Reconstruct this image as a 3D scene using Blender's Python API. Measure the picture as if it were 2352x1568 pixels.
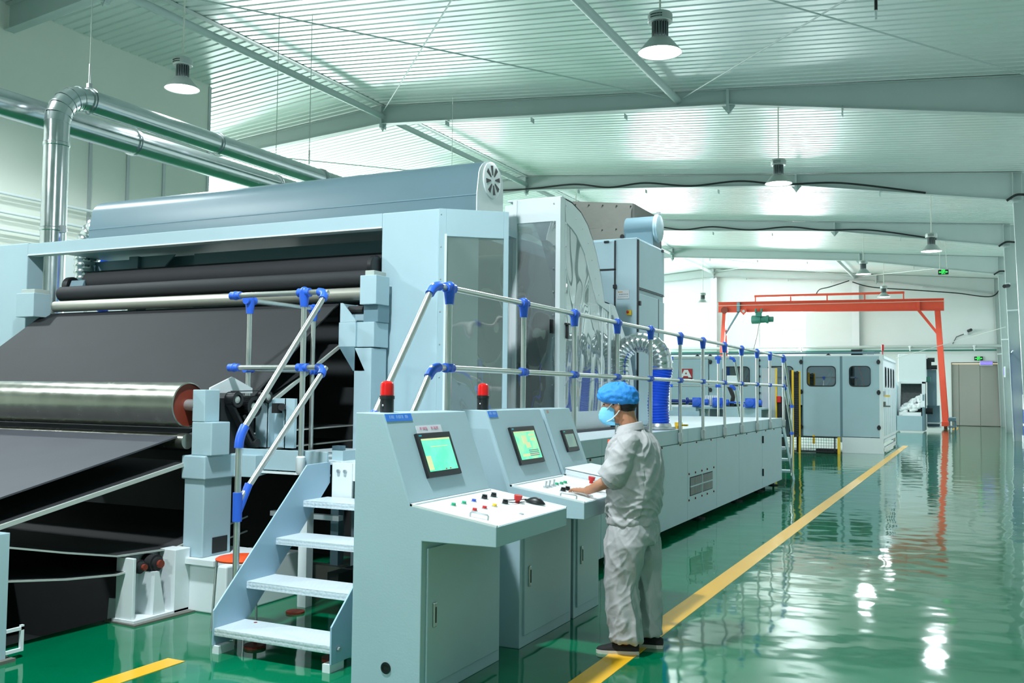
import bpy, bmesh, math, random
from mathutils import Vector, Matrix, noise
PI = math.pi
random.seed(7)
for _o in list(bpy.data.objects): bpy.data.objects.remove(_o)
scene = bpy.context.scene
COL = scene.collection

# ------------------------------------------------------------------ camera
cam_d = bpy.data.cameras.new('camera'); cam = bpy.data.objects.new('camera', cam_d); COL.objects.link(cam)
cam_d.lens = 33.295; cam_d.sensor_width = 36.0; cam_d.sensor_fit = 'HORIZONTAL'; cam_d.clip_end = 300; cam_d.clip_start = .05
_r = Vector((.89933265, .43713555, .0106443)); _u = Vector((.01326094, -.05159768, .99857991)); _f = Vector((-.437064, .89791436, .05220031))
cam.matrix_world = Matrix(((_r.x, _u.x, -_f.x, 0), (_r.y, _u.y, -_f.y, 0), (_r.z, _u.z, -_f.z, 1.68), (0, 0, 0, 1)))
scene.camera = cam

# ------------------------------------------------------------------ world, daylight, exposure
w = bpy.data.worlds.new('daylight'); scene.world = w; w.use_nodes = True
wb = w.node_tree.nodes['Background']; wb.inputs[0].default_value = (.93, 1.0, 1.0, 1); wb.inputs[1].default_value = 3.0
vs = scene.view_settings; vs.view_transform = 'Standard'; vs.look = 'None'; vs.gamma = 1.0; vs.use_curve_mapping = False; vs.exposure = 0.0

def area(name, loc, rot, sx, sy, power, col=(1, 1, 1)):
    d = bpy.data.lights.new(name, 'AREA'); d.shape = 'RECTANGLE'; d.size = sx; d.size_y = sy; d.energy = power; d.color = col
    o = bpy.data.objects.new(name, d); COL.objects.link(o); o.location = loc; o.rotation_euler = rot
    return o
# daylight coming through the back windows, plus an unseen left fill
area('daylight_back_window', (-10.4, 58.6, 5.0), (math.radians(-90), 0, 0), 2.7, 3.4, 1700, (.9, .98, 1))
area('daylight_back_window', (-18.7, 58.6, 5.0), (math.radians(-90), 0, 0), 2.7, 3.4, 1700, (.9, .98, 1))
area('added_left_fill', (-30.5, 38, 4.6), (0, math.radians(-90), 0), 5, 38, 6500, (.9, .99, 1))  # fill light added at the unseen left side of the hall

# ------------------------------------------------------------------ helpers
def lin(c): return tuple((x / 12.92 if x <= .04045 else ((x + .055) / 1.055) ** 2.4) for x in [v / 255 for v in c])
MATS = {}
def mat(name, rgb, rough=.5, metal=0, var=.05, vs=3.0, bump=0, bs=40, emit=None, es=0, spec=.5, coat=0, rvar=0):
    if name in MATS: return MATS[name]
    m = bpy.data.materials.new(name); m.use_nodes = True; nt = m.node_tree; b = nt.nodes['Principled BSDF']
    c = lin(rgb)
    tc = nt.nodes.new('ShaderNodeTexCoord'); nz = nt.nodes.new('ShaderNodeTexNoise'); nz.inputs['Scale'].default_value = vs; nz.inputs['Detail'].default_value = 5
    nt.links.new(tc.outputs['Object'], nz.inputs['Vector'])
    mx = nt.nodes.new('ShaderNodeMix'); mx.data_type = 'RGBA'
    mx.inputs[6].default_value = tuple(max(0, x * (1 - var)) for x in c) + (1,); mx.inputs[7].default_value = tuple(min(1, x * (1 + var)) for x in c) + (1,)
    nt.links.new(nz.outputs['Fac'], mx.inputs[0]); nt.links.new(mx.outputs[2], b.inputs['Base Color'])
    b.inputs['Roughness'].default_value = rough; b.inputs['Metallic'].default_value = metal; b.inputs['Specular IOR Level'].default_value = spec
    b.inputs['Coat Weight'].default_value = coat
    if rvar:
        mr = nt.nodes.new('ShaderNodeMapRange'); mr.inputs[3].default_value = max(0, rough - rvar); mr.inputs[4].default_value = rough + rvar
        nt.links.new(nz.outputs['Fac'], mr.inputs[0]); nt.links.new(mr.outputs[0], b.inputs['Roughness'])
    if bump:
        n2 = nt.nodes.new('ShaderNodeTexNoise'); n2.inputs['Scale'].default_value = bs; n2.inputs['Detail'].default_value = 3
        nt.links.new(tc.outputs['Object'], n2.inputs['Vector'])
        bp = nt.nodes.new('ShaderNodeBump'); bp.inputs['Strength'].default_value = bump; bp.inputs['Distance'].default_value = .01
        nt.links.new(n2.outputs['Fac'], bp.inputs['Height']); nt.links.new(bp.outputs[0], b.inputs['Normal'])
    if emit:
        b.inputs['Emission Color'].default_value = lin(emit) + (1,); b.inputs['Emission Strength'].default_value = es
    MATS[name] = m
    return m

M = {}
M['paint'] = mat('pale_blue_paint', (169, 194, 204), .38, 0, .05, 2.5, .05, 80)
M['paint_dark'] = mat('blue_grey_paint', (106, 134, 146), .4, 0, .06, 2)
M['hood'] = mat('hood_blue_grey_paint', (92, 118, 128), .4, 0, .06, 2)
M['stair'] = mat('stair_blue_paint', (158, 188, 208), .35, 0, .06, 3)
M['white'] = mat('white_paint', (226, 233, 236), .4, 0, .03, 3)
M['wall'] = mat('wall_plaster', (222, 230, 230), .8, 0, .04, .8, .1, 30)
M['wallgreen'] = mat('partition_panel', (226, 230, 220), .6, 0, .04, .7)
M['concrete'] = mat('grey_sheet', (104, 104, 97), .7, 0, .2, 2.2, .2, 12)
M['steel'] = mat('structural_steel_paint', (184, 197, 195), .45, 0, .05, 1.5, .03, 60)
M['alu'] = mat('brushed_pipe', (200, 202, 198), .28, .85, .06, 8)
M['galv'] = mat('galvanised_steel', (200, 206, 208), .2, .95, .09, 5, .04, 8, rvar=.08)
M['chrome'] = mat('polished_roller', (165, 165, 155), .24, .9, .22, 9, .05, 30, rvar=.1)
M['rollgrey'] = mat('grey_roller', (170, 168, 158), .4, .5, .1, 6)
M['blue'] = mat('blue_plastic', (45, 98, 214), .4, 0, .08, 10)
M['bluehose'] = mat('blue_hose_plastic', (28, 84, 220), .3, 0, .06, 5)
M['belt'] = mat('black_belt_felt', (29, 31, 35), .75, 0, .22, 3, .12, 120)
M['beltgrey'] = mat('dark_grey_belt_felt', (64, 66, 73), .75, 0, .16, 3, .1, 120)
M['beltedge'] = mat('pale_belt_edge', (176, 184, 178), .6, 0, .1, 6)
M['black'] = mat('black_plastic', (24, 25, 28), .4, 0, .1, 8)
M['rubber'] = mat('black_rubber', (30, 30, 32), .65, 0, .15, 10)
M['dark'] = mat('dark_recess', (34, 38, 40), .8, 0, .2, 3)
M['rust'] = mat('red_oxide', (128, 48, 30), .6, 0, .15, 10)
M['crane'] = mat('crane_red_paint', (214, 74, 48), .45, 0, .1, 3)
M['greenpaint'] = mat('green_machine_paint', (52, 118, 104), .5, 0, .1, 6)
M['red'] = mat('red_plastic', (206, 36, 34), .35, 0, .05, 8)
M['yellow'] = mat('yellow_paint', (246, 196, 40), .5, 0, .05, 8)
M['linepaint'] = mat('yellow_floor_paint', (250, 186, 40), .22, 0, .06, 3)
M['orange'] = mat('orange_plastic', (245, 84, 34), .4, 0, .06, 6)
M['door'] = mat('grey_door_panel', (152, 154, 147), .55, 0, .04, 2)
M['silver'] = mat('stainless_sheet', (190, 194, 196), .35, .7, .08, 4)
M['fin'] = mat('grey_aluminium_fin', (112, 122, 122), .5, .5, .1, 6)
M['shade'] = mat('lamp_shade_aluminium', (182, 190, 186), .4, .5, .05, 4)
M['glow'] = mat('lamp_diffuser', (255, 255, 255), .4, 0, 0, 1, emit=(240, 250, 255), es=9)
M['cord'] = mat('pale_cord', (214, 216, 204), .5)
M['cable'] = mat('black_cable', (20, 24, 26), .5)
M['skin'] = mat('skin', (178, 122, 92), .5, 0, .06, 30, .05, 120)
M['hair'] = mat('black_hair', (24, 20, 20), .6)
M['shoe'] = mat('black_canvas', (26, 25, 27), .8, 0, .15, 60, .2, 200)
M['sole'] = mat('shoe_sole', (196, 190, 178), .6)
M['cap'] = mat('blue_bouffant_cap', (46, 140, 226), .7, 0, .2, 14, .5, 40)
M['mask'] = mat('blue_face_mask', (120, 196, 236), .7, 0, .08, 20, .15, 60)
M['fiber'] = mat('white_fibre_fluff', (244, 246, 248), .9, 0, .03, 6, .6, 12)
M['plate'] = mat('blue_name_plate', (40, 122, 226), .4)
M['print'] = mat('pale_print', (150, 186, 236), .5)
M['paper'] = mat('white_paper', (230, 228, 236), .7)
M['pinkprint'] = mat('pink_marker', (214, 110, 140), .6)
M['purple'] = mat('purple_display', (110, 90, 220), .5, emit=(120, 96, 230), es=1.2)
M['exitgreen'] = mat('green_sign_light', (60, 240, 90), .5, emit=(50, 240, 80), es=2.2)
M['lens_red'] = mat('red_beacon_lens', (220, 24, 24), .18, 0, .05, 8, emit=(220, 10, 10), es=.08)

def floor_mat():
    m = bpy.data.materials.new('green_epoxy_floor'); m.use_nodes = True; nt = m.node_tree; b = nt.nodes['Principled BSDF']
    tc = nt.nodes.new('ShaderNodeTexCoord')
    n1 = nt.nodes.new('ShaderNodeTexNoise'); n1.inputs['Scale'].default_value = .9; n1.inputs['Detail'].default_value = 6
    nt.links.new(tc.outputs['Object'], n1.inputs['Vector'])
    mx = nt.nodes.new('ShaderNodeMix'); mx.data_type = 'RGBA'
    mx.inputs[6].default_value = lin((0, 92, 58)) + (1,); mx.inputs[7].default_value = lin((0, 118, 80)) + (1,)
    nt.links.new(n1.outputs['Fac'], mx.inputs[0])
    sp = nt.nodes.new('ShaderNodeTexVoronoi'); sp.inputs['Scale'].default_value = 3.2
    nt.links.new(tc.outputs['Object'], sp.inputs['Vector'])
    lt = nt.nodes.new('ShaderNodeMath'); lt.operation = 'LESS_THAN'; lt.inputs[1].default_value = .022; nt.links.new(sp.outputs['Distance'], lt.inputs[0])
    mx2 = nt.nodes.new('ShaderNodeMix'); mx2.data_type = 'RGBA'; mx2.inputs[7].default_value = lin((120, 190, 170)) + (1,)
    nt.links.new(lt.outputs[0], mx2.inputs[0]); nt.links.new(mx.outputs[2], mx2.inputs[6]); nt.links.new(mx2.outputs[2], b.inputs['Base Color'])
    b.inputs['Roughness'].default_value = .06; b.inputs['IOR'].default_value = 1.6; b.inputs['Specular IOR Level'].default_value = .6
    n2 = nt.nodes.new('ShaderNodeTexNoise'); n2.inputs['Scale'].default_value = 2.6; n2.inputs['Detail'].default_value = 1.5; n2.inputs['Roughness'].default_value = .4
    nt.links.new(tc.outputs['Object'], n2.inputs['Vector'])
    bp = nt.nodes.new('ShaderNodeBump'); bp.inputs['Strength'].default_value = .33; bp.inputs['Distance'].default_value = .02
    nt.links.new(n2.outputs['Fac'], bp.inputs['Height']); nt.links.new(bp.outputs[0], b.inputs['Normal'])
    return m
M['floor'] = floor_mat()

def sheet_mat():
    m = mat('roof_sheet_coating', (224, 232, 230), .3, .3, .05, .8, rvar=.06)
    return m
M['roof'] = sheet_mat()

def plexi(name, gloss, tint, haze):
    m = bpy.data.materials.new(name); m.use_nodes = True; nt = m.node_tree; nt.nodes.remove(nt.nodes['Principled BSDF'])
    out = nt.nodes['Material Output']; tc = nt.nodes.new('ShaderNodeTexCoord')
    mp = nt.nodes.new('ShaderNodeMapping'); mp.inputs['Scale'].default_value = (1.6, 1.6, .8); nt.links.new(tc.outputs['Object'], mp.inputs[0])
    nz = nt.nodes.new('ShaderNodeTexNoise'); nz.inputs['Scale'].default_value = 1.15; nz.inputs['Detail'].default_value = .6; nz.inputs['Distortion'].default_value = .8
    nt.links.new(mp.outputs[0], nz.inputs['Vector'])
    bp = nt.nodes.new('ShaderNodeBump'); bp.inputs['Strength'].default_value = .6; bp.inputs['Distance'].default_value = .16; nt.links.new(nz.outputs['Fac'], bp.inputs['Height'])
    gl = nt.nodes.new('ShaderNodeBsdfGlossy'); gl.inputs['Roughness'].default_value = .04; gl.inputs['Color'].default_value = (.8, .84, .84, 1); nt.links.new(bp.outputs[0], gl.inputs['Normal'])
    tr = nt.nodes.new('ShaderNodeBsdfTransparent'); tr.inputs[0].default_value = tint + (1,)
    ms = nt.nodes.new('ShaderNodeMixShader'); ms.inputs[0].default_value = gloss
    df = nt.nodes.new('ShaderNodeBsdfDiffuse'); df.inputs[0].default_value = (.6, .65, .66, 1); m2 = nt.nodes.new('ShaderNodeMixShader'); m2.inputs[0].default_value = haze
    nt.links.new(tr.outputs[0], ms.inputs[1]); nt.links.new(gl.outputs[0], ms.inputs[2]); nt.links.new(ms.outputs[0], m2.inputs[1]); nt.links.new(df.outputs[0], m2.inputs[2]); nt.links.new(m2.outputs[0], out.inputs[0])
    return m
M['plexi'] = plexi('warped_clear_plastic', .48, (.8, .84, .84), .2); M['plexi_dark'] = plexi('warped_clear_plastic_door', .22, (.75, .75, .73), .07)
def glass(name, tint, fac, rough=.02):
    m = bpy.data.materials.new(name); m.use_nodes = True; nt = m.node_tree; nt.nodes.remove(nt.nodes['Principled BSDF'])
    gl = nt.nodes.new('ShaderNodeBsdfGlossy'); gl.inputs['Roughness'].default_value = rough
    tr = nt.nodes.new('ShaderNodeBsdfTransparent'); tr.inputs[0].default_value = tint + (1,)
    ms = nt.nodes.new('ShaderNodeMixShader'); ms.inputs[0].default_value = fac
    nt.links.new(tr.outputs[0], ms.inputs[1]); nt.links.new(gl.outputs[0], ms.inputs[2]); nt.links.new(ms.outputs[0], nt.nodes['Material Output'].inputs[0])
    return m
M['pane'] = glass('window_glass', (.95, .98, .98), .08)
M['smoked'] = glass('machine_window_glass', (.55, .62, .62), .2)

def diamond():
    m = bpy.data.materials.new('diamond_plate'); m.use_nodes = True; nt = m.node_tree; b = nt.nodes['Principled BSDF']
    b.inputs['Base Color'].default_value = lin((206, 218, 226)) + (1,); b.inputs['Roughness'].default_value = .42; b.inputs['Metallic'].default_value = .15
    tc = nt.nodes.new('ShaderNodeTexCoord'); vo = nt.nodes.new('ShaderNodeTexVoronoi'); vo.inputs['Scale'].default_value = 42; vo.inputs['Randomness'].default_value = .25
    mp = nt.nodes.new('ShaderNodeMapping'); mp.inputs['Rotation'].default_value = (0, 0, .785); mp.inputs['Scale'].default_value = (1, .55, 1)
    nt.links.new(tc.outputs['Object'], mp.inputs[0]); nt.links.new(mp.outputs[0], vo.inputs['Vector'])
    bp = nt.nodes.new('ShaderNodeBump'); bp.inputs['Strength'].default_value = .5; bp.inputs['Distance'].default_value = .01; bp.invert = True
    nt.links.new(vo.outputs['Distance'], bp.inputs['Height']); nt.links.new(bp.outputs[0], b.inputs['Normal'])
    return m
M['diamond'] = diamond()

def cloth(name, rgb):
    m = bpy.data.materials.new(name); m.use_nodes = True; nt = m.node_tree; b = nt.nodes['Principled BSDF']
    b.inputs['Base Color'].default_value = lin(rgb) + (1,); b.inputs['Roughness'].default_value = .6; b.inputs['Sheen Weight'].default_value = .15
    tc = nt.nodes.new('ShaderNodeTexCoord'); nz = nt.nodes.new('ShaderNodeTexNoise'); nz.inputs['Scale'].default_value = 14; nz.inputs['Detail'].default_value = 2; nz.inputs['Distortion'].default_value = .5
    nt.links.new(tc.outputs['Object'], nz.inputs['Vector'])
    bp = nt.nodes.new('ShaderNodeBump'); bp.inputs['Strength'].default_value = .45; bp.inputs['Distance'].default_value = .012
    nt.links.new(nz.outputs['Fac'], bp.inputs['Height']); nt.links.new(bp.outputs[0], b.inputs['Normal'])
    return m
M['cloth'] = cloth('grey_work_cloth', (172, 170, 172))

def screen_mat(name, kind):
    m = bpy.data.materials.new(name); m.use_nodes = True; nt = m.node_tree; b = nt.nodes['Principled BSDF']
    b.inputs['Roughness'].default_value = .15
    tc = nt.nodes.new('ShaderNodeTexCoord'); nz = nt.nodes.new('ShaderNodeTexNoise'); nz.inputs['Scale'].default_value = 9
    nt.links.new(tc.outputs['Object'], nz.inputs['Vector'])
    cr = nt.nodes.new('ShaderNodeValToRGB'); nt.links.new(nz.outputs['Fac'], cr.inputs[0])
    a, c2 = kind
    cr.color_ramp.elements[0].color = lin(a) + (1,); cr.color_ramp.elements[0].position = .42
    cr.color_ramp.elements[1].color = lin(c2) + (1,); cr.color_ramp.elements[1].position = .62
    nt.links.new(cr.outputs[0], b.inputs['Base Color']); nt.links.new(cr.outputs[0], b.inputs['Emission Color']); b.inputs['Emission Strength'].default_value = .75
    return m
M['scr1'] = screen_mat('green_screen', ((92, 226, 172), (108, 230, 180)))
M['scr2'] = screen_mat('green_diagram_screen', ((96, 222, 170), (150, 226, 160)))
M['scr3'] = screen_mat('dim_screen', ((96, 122, 116), (104, 130, 118)))
M['scrcream'] = mat('screen_cream', (216, 214, 160), .3, emit=(216, 214, 160), es=.5)

class MB:
    def __init__(s): s.v = []; s.f = []
    def add(s, vs, fs):
        o = len(s.v); s.v += [tuple(p) for p in vs]; s.f += [tuple(i + o for i in f) for f in fs]; return s
    def box(s, x0, x1, y0, y1, z0, z1):
        if x0 > x1: x0, x1 = x1, x0
        if y0 > y1: y0, y1 = y1, y0
        if z0 > z1: z0, z1 = z1, z0
        return s.add([(x0, y0, z0), (x1, y0, z0), (x1, y1, z0), (x0, y1, z0), (x0, y0, z1), (x1, y0, z1), (x1, y1, z1), (x0, y1, z1)],
                     [(0, 3, 2, 1), (4, 5, 6, 7), (0, 1, 5, 4), (1, 2, 6, 5), (2, 3, 7, 6), (3, 0, 4, 7)])
    def prism(s, pts, ax, a0, a1):
        def mk(p, a): return {'x': (a, p[0], p[1]), 'y': (p[0], a, p[1]), 'z': (p[0], p[1], a)}[ax]
        n = len(pts)
        return s.add([mk(p, a0) for p in pts] + [mk(p, a1) for p in pts],
                     [tuple(range(n)), tuple(range(2 * n - 1, n - 1, -1))] + [(i, (i + 1) % n, n + (i + 1) % n, n + i) for i in range(n)])
    def band(s, A, B, ax, a0, a1):
        # closed solid between two polylines of equal length
        for i in range(len(A) - 1): s.prism([A[i], A[i + 1], B[i + 1], B[i]], ax, a0, a1)
        return s
    def ring(s, c, d, r, n, rot=0):
        d = Vector(d).normalized(); up = Vector((0, 0, 1)) if abs(d.z) < .95 else Vector((1, 0, 0))
        a = d.cross(up).normalized(); b = a.cross(d)
        return [Vector(c) + a * (r * math.cos(rot + 2 * PI * k / n)) + b * (r * math.sin(rot + 2 * PI * k / n)) for k in range(n)]
    def loft(s, rings, caps=True, closed=False):
        n = len(rings[0]); vs = [p for r in rings for p in r]; fs = []
        for i in range(len(rings) - 1):
            for k in range(n): fs.append((i * n + k, i * n + (k + 1) % n, (i + 1) * n + (k + 1) % n, (i + 1) * n + k))
        if caps: fs.append(tuple(range(n - 1, -1, -1))); fs.append(tuple((len(rings) - 1) * n + k for k in range(n)))
        return s.add(vs, fs)
    def cyl(s, p0, p1, r0, r1=None, n=16, caps=True):
        r1 = r0 if r1 is None else r1; d = Vector(p1) - Vector(p0)
        return s.loft([s.ring(p0, d, r0, n), s.ring(p1, d, r1, n)], caps)
    def tube(s, path, r, n=10, caps=True, rf=None):
        P = [Vector(p) for p in path]; rings = []; T = []
        for i in range(len(P)):
            t = (P[min(i + 1, len(P) - 1)] - P[max(i - 1, 0)]).normalized(); T.append(t)
        up = Vector((0, 0, 1)) if abs(T[0].z) < .9 else Vector((1, 0, 0))
        a = T[0].cross(up).normalized()
        for i, p in enumerate(P):
            a = (a - T[i] * a.dot(T[i])).normalized(); b = a.cross(T[i]); rr = rf(i) if rf else r
            rings.append([p + a * (rr * math.cos(2 * PI * k / n)) + b * (rr * math.sin(2 * PI * k / n)) for k in range(n)])
        return s.loft(rings, caps)
    def lathe(s, c, ax, prof, n=24, caps=True):
        c = Vector(c); d = {'x': Vector((1, 0, 0)), 'y': Vector((0, 1, 0)), 'z': Vector((0, 0, 1))}[ax]
        return s.loft([s.ring(c + d * h, d, max(r, 1e-4), n) for r, h in prof], caps)
    def ball(s, c, rx, ry, rz, n=16, m=10):
        c = Vector(c)
        return s.loft([[c + Vector((rx * math.sin(t) * math.cos(2 * PI * k / n), ry * math.sin(t) * math.sin(2 * PI * k / n), -rz * math.cos(t))) for k in range(n)]
                       for t in [PI * (i + .02) / (m + .04) if i else .03 for i in range(m + 1)]])

BASE = {}
def link(o): COL.objects.link(o); return o
def build(name, mb, m, parent=None, smooth=False, bevel=0, seg=2, shade=.6):
    me = bpy.data.meshes.new(name)
    off = BASE.get(parent.name if parent else None)
    if off is None:
        xs = [p[0] for p in mb.v]; ys = [p[1] for p in mb.v]; zs = [p[2] for p in mb.v]
        off = Vector(((min(xs) + max(xs)) / 2, (min(ys) + max(ys)) / 2, min(zs)))
    me.from_pydata([(p[0] - off.x, p[1] - off.y, p[2] - off.z) for p in mb.v], [], mb.f)
    bm = bmesh.new(); bm.from_mesh(me); bmesh.ops.recalc_face_normals(bm, faces=bm.faces)
    if bevel:
        es = [e for e in bm.edges if len(e.link_faces) == 2 and e.calc_face_angle(0) > .5]
        bmesh.ops.bevel(bm, geom=es, offset=bevel, segments=seg, affect='EDGES', clamp_overlap=True, profile=.5)
    bm.to_mesh(me); bm.free()
    if smooth:
        for p in me.polygons: p.use_smooth = True
        me.set_sharp_from_angle(angle=shade)
    me.materials.append(m)
    o = bpy.data.objects.new(name, me); link(o)
    if parent: o.parent = parent; BASE[o.name] = off if parent.name in BASE else off
    else: o.location = off; BASE[o.name] = off
    if parent: o.location = (0, 0, 0)
    return o
def tag(o, label, cat, group=None):
    o['label'] = label; o['category'] = cat
    if group: o['group'] = group
    return o
def thing(name, loc, label, cat, group=None):
    o = bpy.data.objects.new(name, None); o.empty_display_size = .2; link(o); o.location = loc; BASE[o.name] = Vector(loc)
    return tag(o, label, cat, group)
def struct(o): o['kind'] = 'structure'; return o
def one(name, mb, m, label, cat, group=None, **k): return tag(build(name, mb, m, None, **k), label, cat, group)
def copy_tree(o, parent=None):
    c = o.copy(); link(c); c.parent = parent
    for ch in list(o.children): copy_tree(ch, c)
    return c
def arc(c, r, a0, a1, n, plane='xz'):
    out = []
    for i in range(n + 1):
        a = a0 + (a1 - a0) * i / n; u, v = r * math.cos(a), r * math.sin(a)
        out.append({'xz': (c[0] + u, c[1], c[2] + v), 'yz': (c[0], c[1] + u, c[2] + v), 'xy': (c[0] + u, c[1] + v, c[2])}[plane])
    return out
def text_mesh(name, body, size, m, parent, mtx, ext=.001):
    cu = bpy.data.curves.new(name, 'FONT'); cu.body = body; cu.size = size; cu.align_x = 'CENTER'; cu.align_y = 'CENTER'; cu.extrude = ext
    t = bpy.data.objects.new(name + '_tmp', cu); link(t); bpy.context.view_layer.update()
    me = bpy.data.meshes.new_from_object(t.evaluated_get(bpy.context.evaluated_depsgraph_get()))
    bpy.data.objects.remove(t); me.name = name; me.transform(mtx); off = BASE[parent.name]
    me.transform(Matrix.Translation(-off)); me.materials.clear(); me.materials.append(m)
    o = bpy.data.objects.new(name, me); link(o); o.parent = parent; BASE[o.name] = off
    return o
# ================================================================== the hall
XR, XL, XW, XRIDGE, ZR = 1.75, -31.0, -17.2, -14.55, 9.5
FR = [2.9, 12.25, 21.6, 30.95, 40.3, 49.65, 58.75]
def roof_z(x): return ZR - .0825 * abs(x - XRIDGE)
# floor with the machine pit
f = MB()
X = [XL, -10.4, -5.65, XR + .3]; Y = [-12, 1.2, 7.6, 59.2]
for i in range(3):
    for j in range(3):
        if (i, j) == (1, 1): continue
        f.box(X[i], X[i + 1], Y[j], Y[j + 1], -.12, 0)
floor = struct(build('floor', f, M['floor']))
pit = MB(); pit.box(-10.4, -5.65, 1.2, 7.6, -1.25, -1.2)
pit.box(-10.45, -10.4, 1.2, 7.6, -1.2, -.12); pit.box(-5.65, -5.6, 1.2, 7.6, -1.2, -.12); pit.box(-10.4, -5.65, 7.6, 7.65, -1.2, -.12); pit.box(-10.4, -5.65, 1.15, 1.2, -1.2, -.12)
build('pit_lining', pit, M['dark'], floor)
build('floor_line', MB().box(-2.125, -1.955, 0, 34.2, 0, .003), M['linepaint'], floor)['label'] = 'yellow line along the aisle'
build('floor_line', MB().box(-4.517, -4.375, 0, 4.448, 0, .003), M['linepaint'], floor)['label'] = 'yellow line ending by the stairs'
build('floor_line', MB().box(-.95, -.72, 51.5, 56.0, 0, .003), M['linepaint'], floor)
# roof: outer skin + individual corrugated sheets
sk = MB()
sk.prism([(XL - .3, roof_z(XL - .3) + .12), (XRIDGE, ZR + .12), (XR + .4, roof_z(XR + .4) + .12), (XR + .4, roof_z(XR + .4) + .2), (XRIDGE, ZR + .2), (XL - .3, roof_z(XL - .3) + .2)], 'y', -12, 59.2)
ceiling = struct(build('ceiling', sk, M['roof']))
def sheet(side):
    # one sheet: 1 m wide along the hall, four trapezoid ribs, running from ridge to eave
    prof = []
    for k in range(4):
        y = k * .25; prof += [(y, 0), (y + .17, 0), (y + .185, .028), (y + .235, .028)]
    prof.append((1.0, 0))
    xa, xb = (XRIDGE + .06, XR + .3) if side > 0 else (XRIDGE - .06, XL - .2)
    n = 9; mb = MB()
    vs, fs = [], []; m = len(prof)
    for i in range(n):
        x = xa + (xb - xa) * i / (n - 1)
        for (y, h) in prof:
            vs.append((x, y, roof_z(x) + h + .006 * noise.noise(Vector((x * 1.1, y * 2, 3)))))
    for i in range(n - 1):
        for k in range(m - 1): fs.append((i * m + k, i * m + k + 1, (i + 1) * m + k + 1, (i + 1) * m + k))
    return mb.add(vs, fs)
for side in (1, -1):
    s0 = build('roof_sheet', sheet(side), M['roof'], ceiling)
    me = s0.data
    y0 = -12
    s0.location.y = y0
    for k in range(1, 71):
        o = s0.copy(); link(o); o.parent = ceiling; o.location.y = y0 + k
cap = MB()
cap.prism([(XRIDGE - .09, roof_z(XRIDGE - .09) - .012), (XRIDGE, ZR - .012), (XRIDGE + .09, roof_z(XRIDGE + .09) - .012), (XRIDGE + .09, roof_z(XRIDGE + .09)-.006), (XRIDGE, ZR-.006), (XRIDGE - .09, roof_z(XRIDGE - .09)-.006)], 'y', -12, 59)
build('ridge_cap', cap, M['steel'], ceiling)
# walls
def wall_with_holes(name, plane, c0, c1, a0, a1, ztop, holes, m):
    # plane 'y': wall spans a (x) ; plane 'x': spans a (y). holes (a0,a1,z0,z1)
    mb = MB(); cuts = sorted(set([a0, a1] + [h[0] for h in holes] + [h[1] for h in holes]))
    for p, q in zip(cuts[:-1], cuts[1:]):
        mid = (p + q) / 2; hs = sorted([h for h in holes if h[0] <= mid <= h[1]], key=lambda h: h[2]); z = 0
        tp = ztop(p), ztop(q)
        segs = []
        for h in hs: segs.append((z, h[2])); z = h[3]
        for s, e in segs:
            if e > s:
                mb.prism([(p, s), (q, s), (q, e), (p, e)], plane, c0, c1)
        pts = [(p, z), (q, z), (q, tp[1])] + ([(XRIDGE, ztop(XRIDGE))] if plane == 'y' and p < XRIDGE < q else []) + [(p, tp[0])]
        mb.prism(pts, plane, c0, c1)
    return struct(build(name, mb, m))
W1 = (-11.8, -9.0, 3.1, 6.8); W2 = (-20.1, -17.35, 3.1, 6.8); DR = (-1.06, 1.58, 0, 3.53)
wall_back = wall_with_holes('wall_back', 'y', 59.0, 59.3, XL, XR + .3, roof_z, [W1, W2, DR], M['wall'])
for wi, W in enumerate((W1, W2)):
    fr = MB(); x0, x1, z0, z1 = W; t = .05
    for x in (x0, (x0 + x1) / 2 - t / 2, x1 - t): fr.box(x, x + t, 59.05, 59.12, z0, z1)
    for k in range(4):
        z = z0 + (z1 - z0 - t) * k / 3; fr.box(x0, x1, 59.06, 59.11, z, z + t)
    win = struct(build('window_%d' % (wi + 1), fr, M['white']))
    for a in range(2):
        for c in range(3):
            xa = x0 + (x1 - x0) * a / 2; za = z0 + (z1 - z0) * c / 3
            build('pane', MB().box(xa + .03, xa + (x1 - x0) / 2 - .03, 59.08, 59.086, za + .03, za + (z1 - z0) / 3 - .03), M['pane'], win)
dr = struct(build('door_1', MB().box(-1.1, -1.06, 58.94, 59.1, 0, 3.57).box(1.58, 1.62, 58.94, 59.1, 0, 3.57).box(-1.06, 1.58, 58.94, 59.1, 3.53, 3.57).box(-1.06, 1.58, 59.12, 59.2, 0, 3.53), M['door']))
for a, b2 in ((-1.055, -.71), (-.695, .36), (.375, 1.575)): build('door_panel', MB().box(a, b2, 59.03, 59.12, .02, 3.5), M['door'], dr, bevel=.008, seg=1)
build('light_strip', MB().box(-1.05, 1.57, 58.99, 59.03, 3.46, 3.5), mat('warm_strip', (240, 222, 190), .5, emit=(250, 225, 190), es=.8), dr)
wall_front = wall_with_holes('wall_front', 'y', -12.3, -12.0, XL, XR + .3, roof_z, [], M['wall'])
wall_right = wall_with_holes('wall_right', 'x', XR, XR + .25, -12, 59.0, lambda y: roof_z(XR) + .1, [], M['wall'])
build('light_cut_panel', MB().box(XR - .03, XR, -12, 10, 0, 6.8), mat('light_cut_grey_green', (120, 146, 138), .6), wall_right)  # unseen dark panel added to cut bounce off the right wall
wall_far = wall_with_holes('wall_far_left', 'x', XL - .25, XL, -12, 59.0, lambda y: roof_z(XL) + .1, [(20, 26, 2.2, 7), (29, 35, 2.2, 7), (38, 44, 2.2, 7), (47, 53, 2.2, 7)], M['wall'])
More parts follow.
